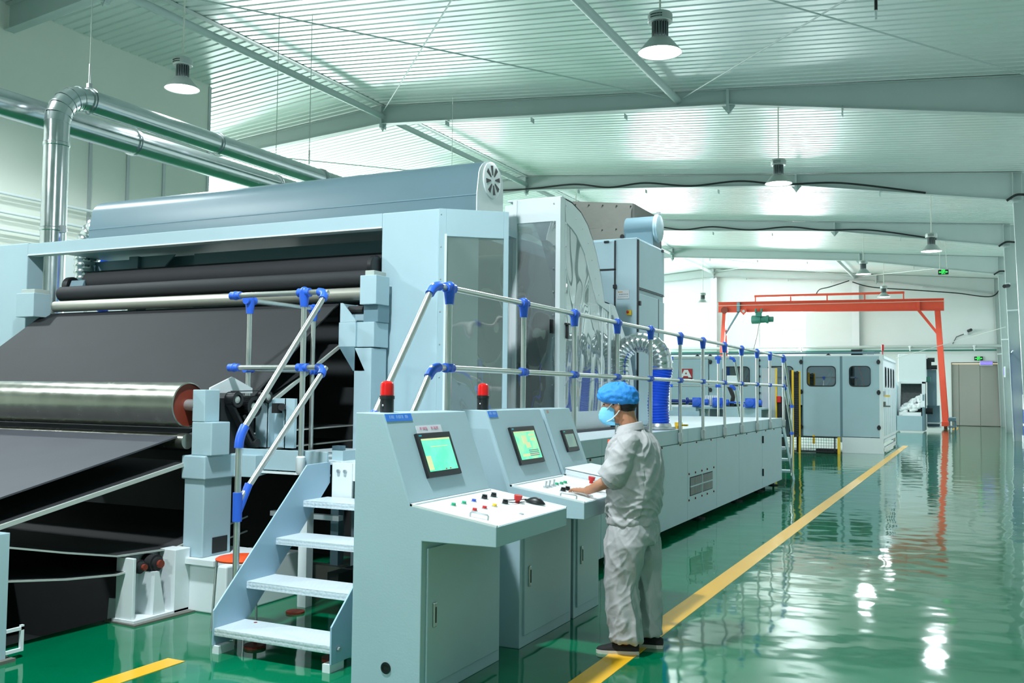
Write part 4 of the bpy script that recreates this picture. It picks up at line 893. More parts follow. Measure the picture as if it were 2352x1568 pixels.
# ================================================================== control consoles
E_S = Vector((.185, 0, -.495)).normalized(); E_D = Vector((.53, 0, -.08)).normalized()
N_S = Vector((.495, 0, .185)).normalized(); N_D = Vector((.08, 0, .53)).normalized()
O_S = Vector((-2.95, 0, 1.545)); O_D = Vector((-2.765, 0, 1.05))
def quad_on(o, e, nrm, y0, y1, s0, s1, h0, h1):
    vs = []
    for h in (h0, h1):
        for (yy, ss) in ((y0, s0), (y1, s0), (y1, s1), (y0, s1)): vs.append(o + e * ss + nrm * h + Vector((0, yy, 0)))
    return MB().add(vs, [(0, 1, 2, 3), (7, 6, 5, 4), (0, 4, 5, 1), (1, 5, 6, 2), (2, 6, 7, 3), (3, 7, 4, 0)])
def on_desk(y, s, h=0): return O_D + E_D * s + N_D * h + Vector((0, y, 0))
CONS = {}
def console(y0, y1, label, idx):
    t = thing('control_console', (-2.9, (y0 + y1) / 2, 0), label, 'console', 'operator control consoles')
    body = [(-3.13, .0), (-3.13, 1.55), (-2.95, 1.547), (-2.765, 1.052), (-2.235, .972), (-2.235, .867), (-2.685, .865), (-2.685, 0)]
    build('body', MB().prism(body, 'y', y0, y1), PT, t, bevel=.004)
    build('desk_top', quad_on(O_D, E_D, N_D, y0 + .012, y1 - .012, .012, .53, .0, .004), M['white'], t)
    ed = MB()
    for a in ((y0, y1, .0, .014), (y0, y0 + .014, .0, .536), (y1 - .014, y1, 0, .536)):
        q = quad_on(O_D, E_D, N_D, a[0], a[1], a[2], a[3], .0, .012); ed.add(q.v, q.f)
    build('desk_rim', ed, M['white'], t)
    build('screen_panel', quad_on(O_S, E_S, N_S, y0 + .006, y1 - .006, .004, .515, 0, .004), M['paint_dark'] if False else PT, t)
    d = build('door', MB().box(-2.688, -2.672, y0 + .05, y1 - .04, .075, .82), PT, t, bevel=.004)
    yh = y0 + .12
    h = MB(); h.box(-2.672, -2.66, yh - .016, yh + .016, .385, .52); build('handle', h, M['silver'], d, bevel=.006)
    build('handle_slot', MB().box(-2.6605, -2.6575, yh - .004, yh + .004, .41, .495), M['dark'], d)
    if idx == 0: build('cable_hole', MB().lathe((-2.90, y0, .165), 'y', [(.03, .002), (.032, -.004), (.022, -.004), (.022, .002)], 20).cyl((-2.90, y0 - .001, .165), (-2.90, y0 + .01, .165), .023, n=16), M['black'], t)
    CONS[idx] = t
    return t
def screen(t, y0, y1, s0, s1, m, kind):
    f = build('screen_bezel', quad_on(O_S, E_S, N_S, y0, y1, s0, s1, 0, .022), M['black'], t, bevel=.003)
    d = build('screen_display', quad_on(O_S, E_S, N_S, y0 + .03, y1 - .03, s0 + .038, s1 - .033, .022, .0235), m, f)
    q = quad_on(O_S, E_S, N_S, y0 + .02, y0 + .05, s0 + .012, s0 + .02, .022, .0232); build('bezel_mark', q, mat('cyan_mark', (40, 190, 210), .5), f)
    ex = MB(); L_ = y1 - y0 - .06
    if kind == 1:
        for (a, b, c, e) in ((0, 1, .036, .046), (0, .16, .14, .225), (.25, .85, .085, .089)):
            q = quad_on(O_S, E_S, N_S, y0 + .03 + L_ * a, y0 + .03 + L_ * b, s0 + c, s0 + e, .0235, .0242); ex.add(q.v, q.f)
        build('screen_graphic', ex, M['scrcream'], f)
        rd = MB()
        for a in (.55, .7):
            q = quad_on(O_S, E_S, N_S, y0 + .03 + L_ * a, y0 + .03 + L_ * (a + .05), s1 - .043, s1 - .036, .0235, .0242); rd.add(q.v, q.f)
        build('screen_keys', rd, M['red'], f)
    elif kind == 2:
        for (a, b, c, e) in ((0, 1, .036, .043), (.3, .5, .07, .13), (.4, .62, .12, .16), (.1, .9, .2, .22), (.65, .95, .06, .075), (.7, .9, .09, .11)):
            q = quad_on(O_S, E_S, N_S, y0 + .03 + L_ * a, y0 + .03 + L_ * b, s0 + c, s0 + e, .0235, .0242); ex.add(q.v, q.f)
        build('screen_graphic', ex, M['scrcream'], f)
        bx = MB()
        for k in range(4):
            q = quad_on(O_S, E_S, N_S, y0 + .03 + L_ * .45, y0 + .03 + L_ * .92, s0 + .175 + k * .013, s0 + .181 + k * .013, .0242, .0246); bx.add(q.v, q.f)
        build('screen_readout', bx, mat('grey_readout', (120, 150, 170), .4), f)
def strokes(t, parent, y0, y1, s0, s1, n, m):
    mb = MB(); w = (y1 - y0) / n
    for k in range(n):
        if k % 5 == 3: continue
        ya = y0 + k * w
        for j in range(2 + k % 2):
            q = quad_on(O_S, E_S, N_S, ya + j * w * .32, ya + j * w * .32 + w * .14, s0, s1, .007, .0075); mb.add(q.v, q.f)
        q = quad_on(O_S, E_S, N_S, ya, ya + w * .7, s0 + (s1 - s0) * (.1 + .35 * (k % 3)), s0 + (s1 - s0) * (.22 + .35 * (k % 3)), .007, .0075); mb.add(q.v, q.f)
    build('printed_characters', mb, m, parent)
def beacon(t, y):
    x = -3.05
    b = build('beacon_base', MB().lathe((x, y, 1.55), 'z', [(.04, 0), (.04, .075), (.044, .076), (.044, .095), (.036, .098)], 24), M['black'], t, smooth=True)
    build('beacon_lens', MB().lathe((x, y, 1.55), 'z', [(.039, .098), (.039, .15), (.036, .168), (.025, .178), (.005, .182)], 24), M['lens_red'], b, smooth=True)
    build('beacon_screw', MB().ball((x - .0, y - .041, 1.59), .006, .006, .006, 8, 5), M['silver'], b)
def button(t, y, s, m, r=.013, h=.014, base=True):
    p = on_desk(y, s); q = on_desk(y, s, .006); e = on_desk(y, s, .006 + h)
    b = build('push_button', MB().cyl(q, e, r, n=14), m, t, smooth=True)
    if base: build('button_ring', MB().cyl(p, on_desk(y, s, .008), r * 1.4, n=14), M['silver'], b, smooth=True)
def knob(t, y, s, m=None):
    m = m or M['black']
    k = build('selector_knob', MB().cyl(on_desk(y, s, .004), on_desk(y, s, .022), .018, n=14).cyl(on_desk(y, s, .022), on_desk(y, s, .03), .012, .018, n=8), m, t, smooth=True)
    build('knob_ring', MB().cyl(on_desk(y, s), on_desk(y, s, .007), .024, n=16), M['silver'], k, smooth=True)
def estop(t, y, s):
    k = build('emergency_stop', MB().cyl(on_desk(y, s, .0), on_desk(y, s, .025), .014, n=12).cyl(on_desk(y, s, .025), on_desk(y, s, .052), .022, .026, n=16), M['red'], t, smooth=True)
def pull(t, y0, s0, y1, s1):
    a, b = on_desk(y0, s0), on_desk(y1, s1); u = N_D * .03
    build('desk_handle', MB().tube([a, a + u * .8, a + u + (b - a) * .06, b + u - (b - a) * .06, b + u * .8, b], .005, 8), M['silver'], t, smooth=True)
c1 = console(4.43, 5.38, 'nearest control console with green screen, paper note and black mouse', 0)
screen(c1, 4.677, 5.063, .13, .396, M['scr1'], 1); beacon(c1, 4.622)
np1 = build('name_plate', quad_on(O_S, E_S, N_S, 4.44, 4.71, .003, .047, .004, .007), M['plate'], c1); strokes(c1, np1, 4.475, 4.675, .012, .032, 11, M['print'])
pp = build('paper_note', quad_on(O_S, E_S, N_S, 4.722, 5.01, .08, .13, .004, .0055), M['paper'], c1); strokes(c1, pp, 4.76, 4.98, .09, .105, 7, M['pinkprint'])
G = mat('green_button', (40, 170, 120), .4); BL = mat('blue_button', (60, 90, 200), .4)
for (y, s, m) in ((4.675, .135, G), (4.787, .141, G), (4.91, .139, BL), (4.676, .271, M['red']), (4.793, .272, M['red']), (4.915, .274, M['yellow'])): button(c1, y, s, m)
for (y, s) in ((5.06, .13), (5.18, .13), (5.06, .27)): knob(c1, y, s)
estop(c1, 5.165, .30); pull(c1, 4.516, .33, 4.533, .43)
build('desk_lock', MB().cyl(on_desk(4.883, .464), on_desk(4.883, .464, .01), .014, n=12), M['silver'], c1)
c2 = console(5.67, 6.55, 'middle control console, its buttons under the worker\'s hand', 1)
screen(c2, 5.902, 6.302, .13, .403, M['scr2'], 2); beacon(c2, 5.818)
np2 = build('name_plate', quad_on(O_S, E_S, N_S, 5.68, 5.81, .004, .05, .004, .007), M['plate'], c2); strokes(c2, np2, 5.695, 5.795, .012, .03, 8, M['print'])
for (y, s) in ((6.104, .152), (6.174, .158), (6.249, .154)): button(c2, y, s, G)
for (y, s) in ((5.913, .282), (5.989, .282)): knob(c2, y, s)
for (y, s) in ((5.896, .16), (5.958, .16), (6.03, .16)):
    k = build('toggle_switch', MB().cyl(on_desk(y, s), on_desk(y, s, .014), .017, n=14).cyl(on_desk(y, s, .014), on_desk(y, s, .05), .005, .008, n=8), M['silver'], c2, smooth=True)
estop(c2, 6.497, .257); pull(c2, 5.698, .355, 5.721, .458)
c3 = console(6.60, 7.13, 'farthest and narrowest console with small dim screen', 2)
screen(c3, 6.785, 7.015, .18, .356, M['scr3'], 3)
build('desk_box', quad_on(O_D, E_D, N_D, 6.61, 7.13, .0, .50, .012, .05), M['white'], c3, bevel=.005); build('desk_box_lid', quad_on(O_D, E_D, N_D, 6.605, 7.135, -.005, .505, .053, .062), M['white'], c3, bevel=.003)
build('logo_sticker', quad_on(O_S, E_S, N_S, 6.655, 6.69, .012, .035, .004, .005), mat('faint_sticker', (190, 150, 140), .5), c3)
# mouse with cable on the nearest console
t = thing('computer_mouse', on_desk(5.27, .37, .012), 'black computer mouse on near console desk', 'mouse')
mm = MB(); rings = []
for k in range(13):
    u = k / 12; s = .30 + .135 * u; wv = .036 * math.sin(PI * min(max(u, .03), .97)) ** .5; hh = .034 * math.sin(PI * (min(max(u, .02), .98)) ** 1.25) ** .7
    rings.append([on_desk(5.27, s) + Vector((0, wv * math.cos(a), 0)) + N_D * (.012 + hh * max(0, math.sin(a))) for a in [2 * PI * q / 16 for q in range(16)]])
mm.loft(rings); build('mouse_body', mm, M['black'], t, smooth=True, shade=1.2)
build('mouse_cable', MB().tube([on_desk(5.27, .31, .02), on_desk(5.22, .28, .015), on_desk(5.14, .25, .014), on_desk(5.08, .25, .014), on_desk(5.1, .30, .014), on_desk(5.2, .33, .014)], .003, 6), M['cable'], t)
# ================================================================== crosslapper (long enclosed machine in the middle distance)
def rrect(x0, x1, z0, z1, r, n=5):
    out = []
    for cx, cz, a0 in ((x1 - r, z0 + r, -PI / 2), (x1 - r, z1 - r, 0), (x0 + r, z1 - r, PI / 2), (x0 + r, z0 + r, PI)):
        for k in range(n + 1): a = a0 + PI / 2 * k / n; out.append((cx + r * math.cos(a), cz + r * math.sin(a)))
    return out
def panel_with_window(x0, x1, z0, z1, win, y0, y1, r=.12):
    # rectangular panel with a rounded window hole
    h = rrect(win[0], win[1], win[2], win[3], r); n = len(h) // 4
    mb = MB(); corners = [(x1, z0), (x1, z1), (x0, z1), (x0, z0)]
    for c in range(4):
        seg = h[c * n:(c + 1) * n]
        for a, b in zip(seg[:-1], seg[1:]): mb.prism([corners[c], a, b], 'y', y0, y1)
        nx = h[((c + 1) * n) % len(h)]
        mb.prism([corners[c], seg[-1], nx, corners[(c + 1) % 4]], 'y', y0, y1)
    return mb, h
YF = 28.9
t = thing('crosslapper', (-5.5, 31, 0), 'long pale blue enclosed machine with round cornered windows and red logo', 'machine')
LAP = t
def win_panel(name, x0, x1, z0, z1, w):
    mb, h = panel_with_window(x0, x1, z0, z1, w, YF, YF + .04)
    p = build(name, mb, M['paint'], t)
    ring = MB(); n = len(h); cx = (w[0] + w[1]) / 2; cz = (w[2] + w[3]) / 2
    for k in range(n):
        a, b = h[k], h[(k + 1) % n]; f_ = lambda q: (cx + (q[0] - cx) * .945, cz + (q[1] - cz) * .91)
        ring.prism([a, b, f_(b), f_(a)], 'y', YF - .015, YF + .02)
    build('window_seal', ring, M['black'], p)
    build('window_pane', MB().prism(h, 'y', YF + .015, YF + .02), M['smoked'], p)
    return p
win_panel('door', -3.40, -2.40, .47, 2.79, (-3.22, -2.63, 1.91, 2.51))
win_panel('door', -4.50, -3.47, .46, 2.79, (-4.40, -3.58, 1.91, 2.51))
win_panel('door', -5.76, -4.53, 1.36, 2.79, (-5.55, -4.78, 1.90, 2.51))
win_panel('door', -7.30, -5.80, 1.36, 2.79, (-6.90, -6.06, 1.90, 2.50))
build('panel', MB().box(-9.6, -7.33, YF, YF + .04, 1.36, 2.79), M['paint'], t, bevel=.004)
build('panel', MB().box(-3.42, -2.34, YF, YF + .05, .0, .45), M['white'], t, bevel=.004)
build('corner_post', MB().box(-2.40, -2.30, YF - .01, YF + .1, 0, 2.83), M['white'], t, bevel=.004)
for a_, b_, z_ in ((-3.47, -3.40, .3), (-5.80, -5.76, 1.36), (-4.53, -4.5, .46)): build('seam_post', MB().box(a_, b_, YF + .01, YF + .06, z_, 2.79), M['paint_dark'], t)
build('top_rail', MB().box(-9.6, -2.30, YF, YF + .12, 2.79, 2.82), M['white'], t)
build('top_pipe', MB().cyl((-9.6, YF + .3, 2.90), (-2.4, YF + .3, 2.90), .03, n=10), M['paint_dark'], t)
# hinges
for (x, z) in ((-2.42, 2.62), (-2.42, 1.75), (-2.42, .75), (-4.56, 2.63), (-4.56, 1.75), (-4.56, .72), (-7.26, 2.64), (-7.26, 1.78)):
    build('hinge', MB().box(x - .05, x + .05, YF - .03, YF, z - .035, z + .035).box(x - .03, x + .03, YF - .035, YF, z - .065, z + .065), M['black'], t, bevel=.004)
for x in (-5.76,): 
    for z in (2.68, 2.5, 2.2, 1.9, 1.7, 1.5): build('hinge', MB().cyl((x, YF - .02, z - .03), (x, YF - .02, z + .03), .02, n=8), M['dark'], t)
# logo panel
lg = build('logo_plate', MB().box(-8.22, -7.82, YF - .012, YF, 2.14, 2.43), mat('logo_red', (168, 40, 46), .4), t)
lb = build('logo_band', MB().box(-8.22, -7.82, YF - .012, YF, 2.03, 2.14), M['black'], t)
Ax, Az = -8.02, 2.16; h_ = .24
am = MB()
def AP(pts): am.prism([(Ax + p[0], Az + p[1]) for p in pts], 'y', YF - .016, YF - .012)
AP([(-.18, 0), (-.105, 0), (-.08, .05), (.055, .05), (.085, 0), (.17, 0), (.055, .235), (-.065, .235)][:0] or [(-.18, 0), (-.105, 0), (-.085, .045), (-.035, .12), (-.005, .17), (-.065, .235)])
AP([(-.085, .045), (.05, .045), (.03, .10), (-.05, .10)]); AP([(.05, .045), (.075, 0), (.17, 0), (.055, .235), (-.065, .235), (-.005, .17), (.03, .10)])
build('logo_letter', am, M['white'], lg)
text_mesh('logo_word', 'AUTEFA', .085, M['white'], lb, Matrix.Translation((-8.02, YF - .0135, 2.085)) @ Matrix.Rotation(PI / 2, 4, 'X'), .0015)
# right side (white, four narrow windows)
XSd = -2.30
mb = MB(); ws = [29.75, 30.75, 31.75, 32.75]
mb.box(XSd - .03, XSd, 29.0, 33.75, .42, 1.90); mb.box(XSd - .03, XSd, 29.0, 33.75, 2.50, 2.72)
ed = [29.0] + sum([[w_ - .22, w_ + .22] for w_ in ws], []) + [33.75]
for a, b in zip(ed[0::2], ed[1::2]): mb.box(XSd - .03, XSd, a, b, 1.90, 2.50)
sd = build('side_panel', mb, M['white'], t)
for w_ in ws:
    h = rrect(w_ - .22, w_ + .22, 1.90, 2.50, .1)
    ring = MB()
    for k in range(len(h)):
        a, b = h[k], h[(k + 1) % len(h)]; f_ = lambda q: (w_ + (q[0] - w_) * .85, 2.2 + (q[1] - 2.2) * .92); ring.prism([a, b, f_(b), f_(a)], 'x', XSd - .02, XSd + .012)
    build('window_seal', ring, M['black'], sd); build('window_pane', MB().prism(h, 'x', XSd - .018, XSd - .012), M['smoked'], sd)
gr = MB()
for k in range(12): gr.box(XSd, XSd + .006, 29.2 + k * .37, 29.22 + k * .37, .5, 1.85)
build('panel_joint', gr, M['paint'], sd)
build('side_top_rail', MB().box(XSd - .06, XSd + .02, 28.95, 33.8, 2.72, 2.80), M['white'], t)
build('base_frame', MB().box(XSd - .08, XSd, 29.0, 33.8, .3, .40).box(XSd - .08, XSd, 29.0, 33.8, .06, .16).box(XSd - .08, XSd, 33.7, 33.8, 0, .4).box(XSd - .08, XSd, 29.0, 29.1, 0, .4), M['white'], t)
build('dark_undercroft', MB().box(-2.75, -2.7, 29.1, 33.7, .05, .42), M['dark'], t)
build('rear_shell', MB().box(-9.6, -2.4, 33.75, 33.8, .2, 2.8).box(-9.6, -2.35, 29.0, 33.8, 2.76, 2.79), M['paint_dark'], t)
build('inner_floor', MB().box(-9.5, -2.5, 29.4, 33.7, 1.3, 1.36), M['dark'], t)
inn_ = MB()
for x in (-3.9, -5.1, -6.4): 
    inn_.prism([(x - .45, 1.36), (x - .33, 1.36), (x + .45, 2.75), (x + .33, 2.75)], 'y', 29.3, 29.36)
inn_.box(-3.2, -3.1, 29.3, 29.4, 1.36, 2.7); build('inner_strut', inn_, M['paint'], t)
build('inner_roller', MB().cyl((-9, 30.3, 2.0), (-3.3, 30.3, 2.0), .2, n=20), M['rollgrey'], t, smooth=True)
build('inner_motor', MB().lathe((-3.05, 29.3, 2.05), 'y', [(.12, 0), (.13, -.05), (.1, -.08), (.03, -.1)], 20), M['black'], t, smooth=True); build('orange_cable', MB().tube([(-2.85, 29.3, 1.9), (-2.9, 29.3, 2.2), (-3.0, 29.3, 2.5)], .02, 8), M['orange'], t)
for (y, z) in ((29.0, 1.72), (29.0, 1.42)): build('safety_switch', MB().box(-2.32, -2.24, y - .08, y, z - .05, z + .07).box(-2.32, -2.12, y - .1, y - .02, z - .08, z - .04), M['silver'] if z > 1.5 else M['concrete'], t, bevel=.004)
build('switch_tag', MB().box(-2.26, -2.12, 28.88, 28.9, 1.63, 1.67), M['yellow'], t)
build('signal_stack', MB().cyl((-2.31, 29.0, 2.82), (-2.31, 29.0, 2.95), .015, n=8).cyl((-2.31, 29.0, 2.95), (-2.31, 29.0, 3.12), .035, n=12), M['red'], t)
build('top_box', MB().box(-3.2, -2.9, 29.3, 29.6, 2.82, 3.0), M['dark'], t); build('top_box', MB().box(-2.85, -2.65, 30.3, 30.6, 2.82, 2.98), M['silver'], t)
for x in (-7.7, -7.3, -3.8): build('top_eye', MB().prism([(x - .08, 2.82), (x + .08, 2.82), (x, 2.88)], 'y', 29.0, 29.06), M['black'], t)
# low trough under the machine on the left
t = thing('feed_conveyor', (-6.3, 25.5, 0), 'pale conveyor frame with blue gear motors behind platform end', 'conveyor')
build('bed', MB().box(-9.4, -6.7, 25.0, 26.6, .9, 1.34), M['white'], t, bevel=.01)
build('frame', MB().box(-6.7, -4.95, 25.0, 26.5, 1.26, 1.31).box(-5.9, -4.95, 25.0, 25.03, .3, 1.26).box(-6.7, -6.6, 25.0, 25.1, .3, 1.26).box(-7.3, -6.65, 24.9, 25.1, .95, 1.3), M['paint'], t, bevel=.004)
build('brace', MB().prism([(-6.55, 1.2), (-6.45, 1.2), (-6.1, .5), (-6.2, .5)], 'y', 25.05, 25.1), M['paint_dark'], t)
for x in (-5.55, -5.2): build('arch_opening', MB().prism(rrect(x - .12, x + .12, .4, 1.0, .1), 'y', 24.985, 25.0), M['dark'], t)
build('drive_shaft', MB().cyl((-8.6, 25.0, 1.46), (-6.7, 25.0, 1.46), .045, n=14).lathe((-6.95, 25, 1.46), 'x', [(.06, 0), (.1, .02), (.1, .06), (.06, .08)], 16), mat('dark_blue_paint', (24, 50, 130), .4), t, smooth=True)
for x in (-6.62, -6.08, -5.22):
    g = build('gear_motor', MB().box(x - .13, x + .13, 24.9, 25.15, 1.31, 1.56).lathe((x, 24.9, 1.44), 'y', [(.11, 0), (.11, -.04), (.05, -.05)], 18).cyl((x + .13, 25.02, 1.44), (x + .28, 25.02, 1.44), .08, n=16), M['blue'], t, bevel=.01)
build('thin_shaft', MB().cyl((-5.95, 25.02, 1.44), (-5.3, 25.02, 1.44), .025, n=10), M['blue'], t)
vb = MB()
for k in range(6): vb.box(-6.45 + k * .06, -6.41 + k * .06, 25.1, 25.2, 1.35, 1.62)
build('valve_block', vb, M['white'], t); build('cable_bundle', MB().tube([(-5.75, 25.1, 1.34), (-5.7, 25.1, 1.6), (-5.8, 25.1, 1.85), (-5.9, 25.1, 2.0)], .06, 8), M['rubber'], t, smooth=True)
build('junction_box', MB().box(-5.86, -5.6, 25.05, 25.2, 1.95, 2.15), M['white'], t, bevel=.01)
# stainless control post with yellow edge
t = thing('light_curtain_post', (-4.94, 26, 0), 'stainless upright cabinet with yellow edge beside the mesh fence', 'cabinet')
build('body', MB().box(-5.13, -4.77, 26.0, 26.3, .0, 2.37), M['silver'], t, bevel=.006); build('yellow_edge', MB().box(-4.77, -4.745, 25.99, 26.1, 0, 2.37), M['yellow'], t)
build('red_switch', MB().box(-4.74, -4.64, 26.0, 26.1, 1.45, 1.62), M['red'], t, bevel=.01); build('black_side', MB().box(-4.745, -4.55, 26.1, 26.3, .2, 1.6), M['black'], t)
# mesh fences
def mesh(mb, axis, c, a0, a1, z0, z1, da, dz):
    n = max(1, int((a1 - a0) / da)); w_ = .004
    for k in range(n + 1):
        a = a0 + (a1 - a0) * k / n
        mb.box(*((c - w_, c + w_, a - w_, a + w_) if axis == 'y' else (a - w_, a + w_, c - w_, c + w_)), z0, z1)
    n = max(1, int((z1 - z0) / dz))
    for k in range(n + 1):
        z = z0 + (z1 - z0) * k / n
        mb.box(*((c - w_, c + w_, a0, a1) if axis == 'y' else (a0, a1, c - w_, c + w_)), z - w_, z + w_)
    return mb
t = thing('safety_fence', (-4.47, 27.5, 0), 'tall black mesh safety fence with yellow posts', 'fence')
for y in (26.93, 28.06): build('post', MB().box(-4.50, -4.45, y - .025, y + .025, 0, 2.34), M['yellow'], t); build('post_trim', MB().box(-4.56, -4.50, y - .02, y + .02, .02, 2.34), M['black'], t)
pm = mesh(MB(), 'y', -4.49, 26.96, 28.03, .5, 2.3, .05, .05); pp_ = build('mesh_panel', pm, M['black'], t)
build('mesh_frame', MB().box(-4.505, -4.475, 26.96, 28.03, 2.28, 2.31).box(-4.505, -4.475, 26.96, 28.03, .48, .52), M['black'], t)
t = thing('low_fence', (-3.95, 28.2, 0), 'low black mesh fence between yellow posts under the machine doors', 'fence')
build('mesh_panel', mesh(MB(), 'x', 28.3, -4.9, -3.5, .05, .46, .07, .07), M['black'], t)
build('mesh_frame', MB().box(-4.9, -3.45, 28.28, 28.32, .44, .47).box(-4.9, -3.45, 28.28, 28.32, .03, .06).box(-3.56, -3.53, 28.28, 28.32, .03, .47), M['black'], t)
build('post', MB().box(-3.47, -3.40, 28.26, 28.34, 0, .47), M['yellow'], t); build('post', MB().box(-4.2, -4.14, 28.6, 28.66, .25, .5), M['yellow'], t)
one('cable_duct', MB().box(-4.1, -3.45, 28.5, 28.7, 0, .12), M['black'], 'black cable duct on floor behind the low mesh fence', 'duct', bevel=.01)

# ================================================================== red gantry crane
t = thing('gantry_crane', (-7.2, 54, 0), 'red gantry crane spanning the hall before the back wall', 'crane')
YG = 54.0
gm = MB(); gm.prism([(-13.1, 6.9), (-1.3, 6.735), (-1.3, 6.70), (-13.1, 6.865)], 'y', YG - .14, YG + .14); gm.prism([(-13.1, 6.34), (-1.3, 6.13), (-1.3, 6.10), (-13.1, 6.31)], 'y', YG - .14, YG + .14); gm.prism([(-13.1, 6.9), (-1.3, 6.735), (-1.3, 6.1), (-13.1, 6.31)], 'y', YG - .02, YG + .02)
build('main_girder', gm, M['crane'], t)
gr = MB()
gr.prism([(-11.05, 7.235), (-3.2, 7.17), (-3.2, 7.05), (-11.05, 7.11)], 'y', YG - .05, YG + .05); build('top_rail', gr, M['crane'], t)
for k in range(5):
    x = -11.0 + k * 1.94; build('rail_post', MB().box(x - .03, x + .03, YG - .03, YG + .03, 6.76, 7.14), M['crane'], t)
def leg(t, x, dx, y0, y1, z0=.35):
    build('leg', MB().prism([(x - .13, 6.15), (x + .13, 6.15), (x + dx + .1, z0), (x + dx - .1, z0)], 'y', y0, y0 + .2), M['crane'], t)
build('leg', MB().loft([[Vector(p) for p in ((-1.75, YG - .1, 6.12), (-1.47, YG - .1, 6.12), (-1.47, YG + .1, 6.12), (-1.75, YG + .1, 6.12))], [Vector(p) for p in ((-1.42, YG - 1.3, .34), (-1.16, YG - 1.3, .34), (-1.16, YG - 1.1, .34), (-1.42, YG - 1.1, .34))]]), M['crane'], t)
build('leg', MB().loft([[Vector(p) for p in ((-1.75, YG - .1, 6.12), (-1.47, YG - .1, 6.12), (-1.47, YG + .1, 6.12), (-1.75, YG + .1, 6.12))], [Vector(p) for p in ((-1.42, YG + 1.1, .34), (-1.16, YG + 1.1, .34), (-1.16, YG + 1.3, .34), (-1.42, YG + 1.3, .34))]]), M['crane'], t)
build('end_carriage', MB().box(-1.45, -1.13, YG - 1.5, YG + 1.5, .14, .36), M['crane'], t, bevel=.01)
for y in (YG - 1.35, YG + 1.35): build('wheel', MB().cyl((-1.34, y, .12), (-1.24, y, .12), .12, n=18), M['rust'], t, smooth=True)
for s in (-1, 1):
    build('leg', MB().loft([[Vector(p) for p in ((-12.85, YG - .1, 6.35), (-12.65, YG - .1, 6.35), (-12.65, YG + .1, 6.35), (-12.85, YG + .1, 6.35))], [Vector(p) for p in ((-12.95, YG + s * 1.2 - .1, .34), (-12.7, YG + s * 1.2 - .1, .34), (-12.7, YG + s * 1.2 + .1, .34), (-12.95, YG + s * 1.2 + .1, .34))]]), M['crane'], t)
build('end_carriage', MB().box(-12.98, -12.66, YG - 1.5, YG + 1.5, .0, .36), M['crane'], t, bevel=.01)
build('knee_brace', MB().prism([(-2.6, 6.14), (-2.42, 6.14), (-1.5, 4.85), (-1.62, 4.80)], 'y', YG - .06, YG + .06), M['crane'], t); build('stiffener', MB().box(-2.6, -2.45, YG - .13, YG - .02, 6.15, 6.66), M['crane'], t)
build('knee_brace', MB().prism([(-12.0, 6.3), (-11.85, 6.3), (-12.65, 5.0), (-12.75, 5.05)], 'y', YG - .06, YG + .06), M['paint_dark'], t); build('stiffener', MB().box(-12.02, -11.85, YG - .14, YG - .02, 6.28, 6.85), M['paint_dark'], t)
build('end_wheel', MB().lathe((-12.72, YG - .18, 6.42), 'y', [(.2, 0), (.2, .05), (.1, .06)], 18), M['rust'], t, smooth=True)
build('power_wire', MB().cyl((-13.1, YG - .2, 6.68), (-1.2, YG - .2, 6.58), .012, n=6), M['cord'], t)
t = thing('electric_hoist', (-10.7, 54, 5.7), 'green electric hoist hanging from the red gantry beam', 'hoist')
build('drum', MB().lathe((-11.2, YG, 5.85), 'x', [(.22, 0), (.24, .03), (.24, .5), (.2, .52), (.2, .8), (.24, .82), (.24, .95), (.16, .97), (.16, 1.2), (.1, 1.22)], 24), M['greenpaint'], t, smooth=True)
build('trolley', MB().box(-10.95, -10.6, YG - .25, YG + .25, 6.0, 6.28).box(-10.98, -10.88, YG - .3, YG - .16, 6.2, 6.45).box(-10.66, -10.56, YG - .3, YG - .16, 6.2, 6.45), M['greenpaint'], t, bevel=.02)
build('pendant_lead', MB().tube([(-10.75, YG - .2, 5.65), (-10.85, YG - .2, 5.0), (-11.1, YG - .2, 4.0)], .018, 6), M['cable'], t)
t = thing('trolley_pulley', (-11.6, 54, 6.1), 'red heart shaped pulley block on the gantry beam', 'pulley')
hp = [(-11.80, 6.40), (-11.72, 6.48), (-11.63, 6.42), (-11.54, 6.48), (-11.44, 6.40), (-11.46, 6.28), (-11.62, 6.10), (-11.78, 6.28)]
build('block', MB().prism(hp, 'y', YG - .22, YG - .16), M['crane'], t, bevel=.01); build('sheave', MB().cyl((-11.62, YG - .24, 6.33), (-11.62, YG - .14, 6.33), .08, n=14), M['silver'], t)
for dx in (-.12, .06): build('rope', MB().cyl((-11.62 + dx * .3, YG - .2, 6.2), (-11.8 + dx, YG - .2, 3.8), .01, n=6), M['cord'], t)

# ================================================================== opener with white fibre
t = thing('bale_opener', (-2.5, 48.5, 0), 'pale blue fibre opener with open front bin beyond the machine', 'machine')
build('upper_hood', MB().box(-3.15, -1.95, 48.0, 49.6, 2.32, 3.60), M['white'], t, bevel=.02)
build('bin_frame', MB().box(-3.2, -3.08, 47.9, 48.1, .72, 2.32).box(-2.14, -1.98, 47.95, 48.1, 1.75, 2.32).box(-3.15, -1.98, 47.95, 48.1, 2.22, 2.34), M['white'], t, bevel=.01)
build('bin_front', MB().box(-3.22, -2.10, 47.3, 47.36, .05, .74), M['paint'], t, bevel=.01)
sp_ = MB(); sp_.prism([(47.3, .05), (49.6, .05), (49.6, 2.32), (48.0, 2.32), (48.0, 1.75), (47.7, 1.72), (47.5, 1.15), (47.3, 1.12)], 'x', -2.10, -2.02); build('bin_side', sp_, M['paint_dark'], t); build('bin_lip', MB().prism([(47.48, 1.12), (47.72, 1.75), (47.78, 1.75), (47.55, 1.12)], 'x', -2.2, -2.0), M['white'], t)
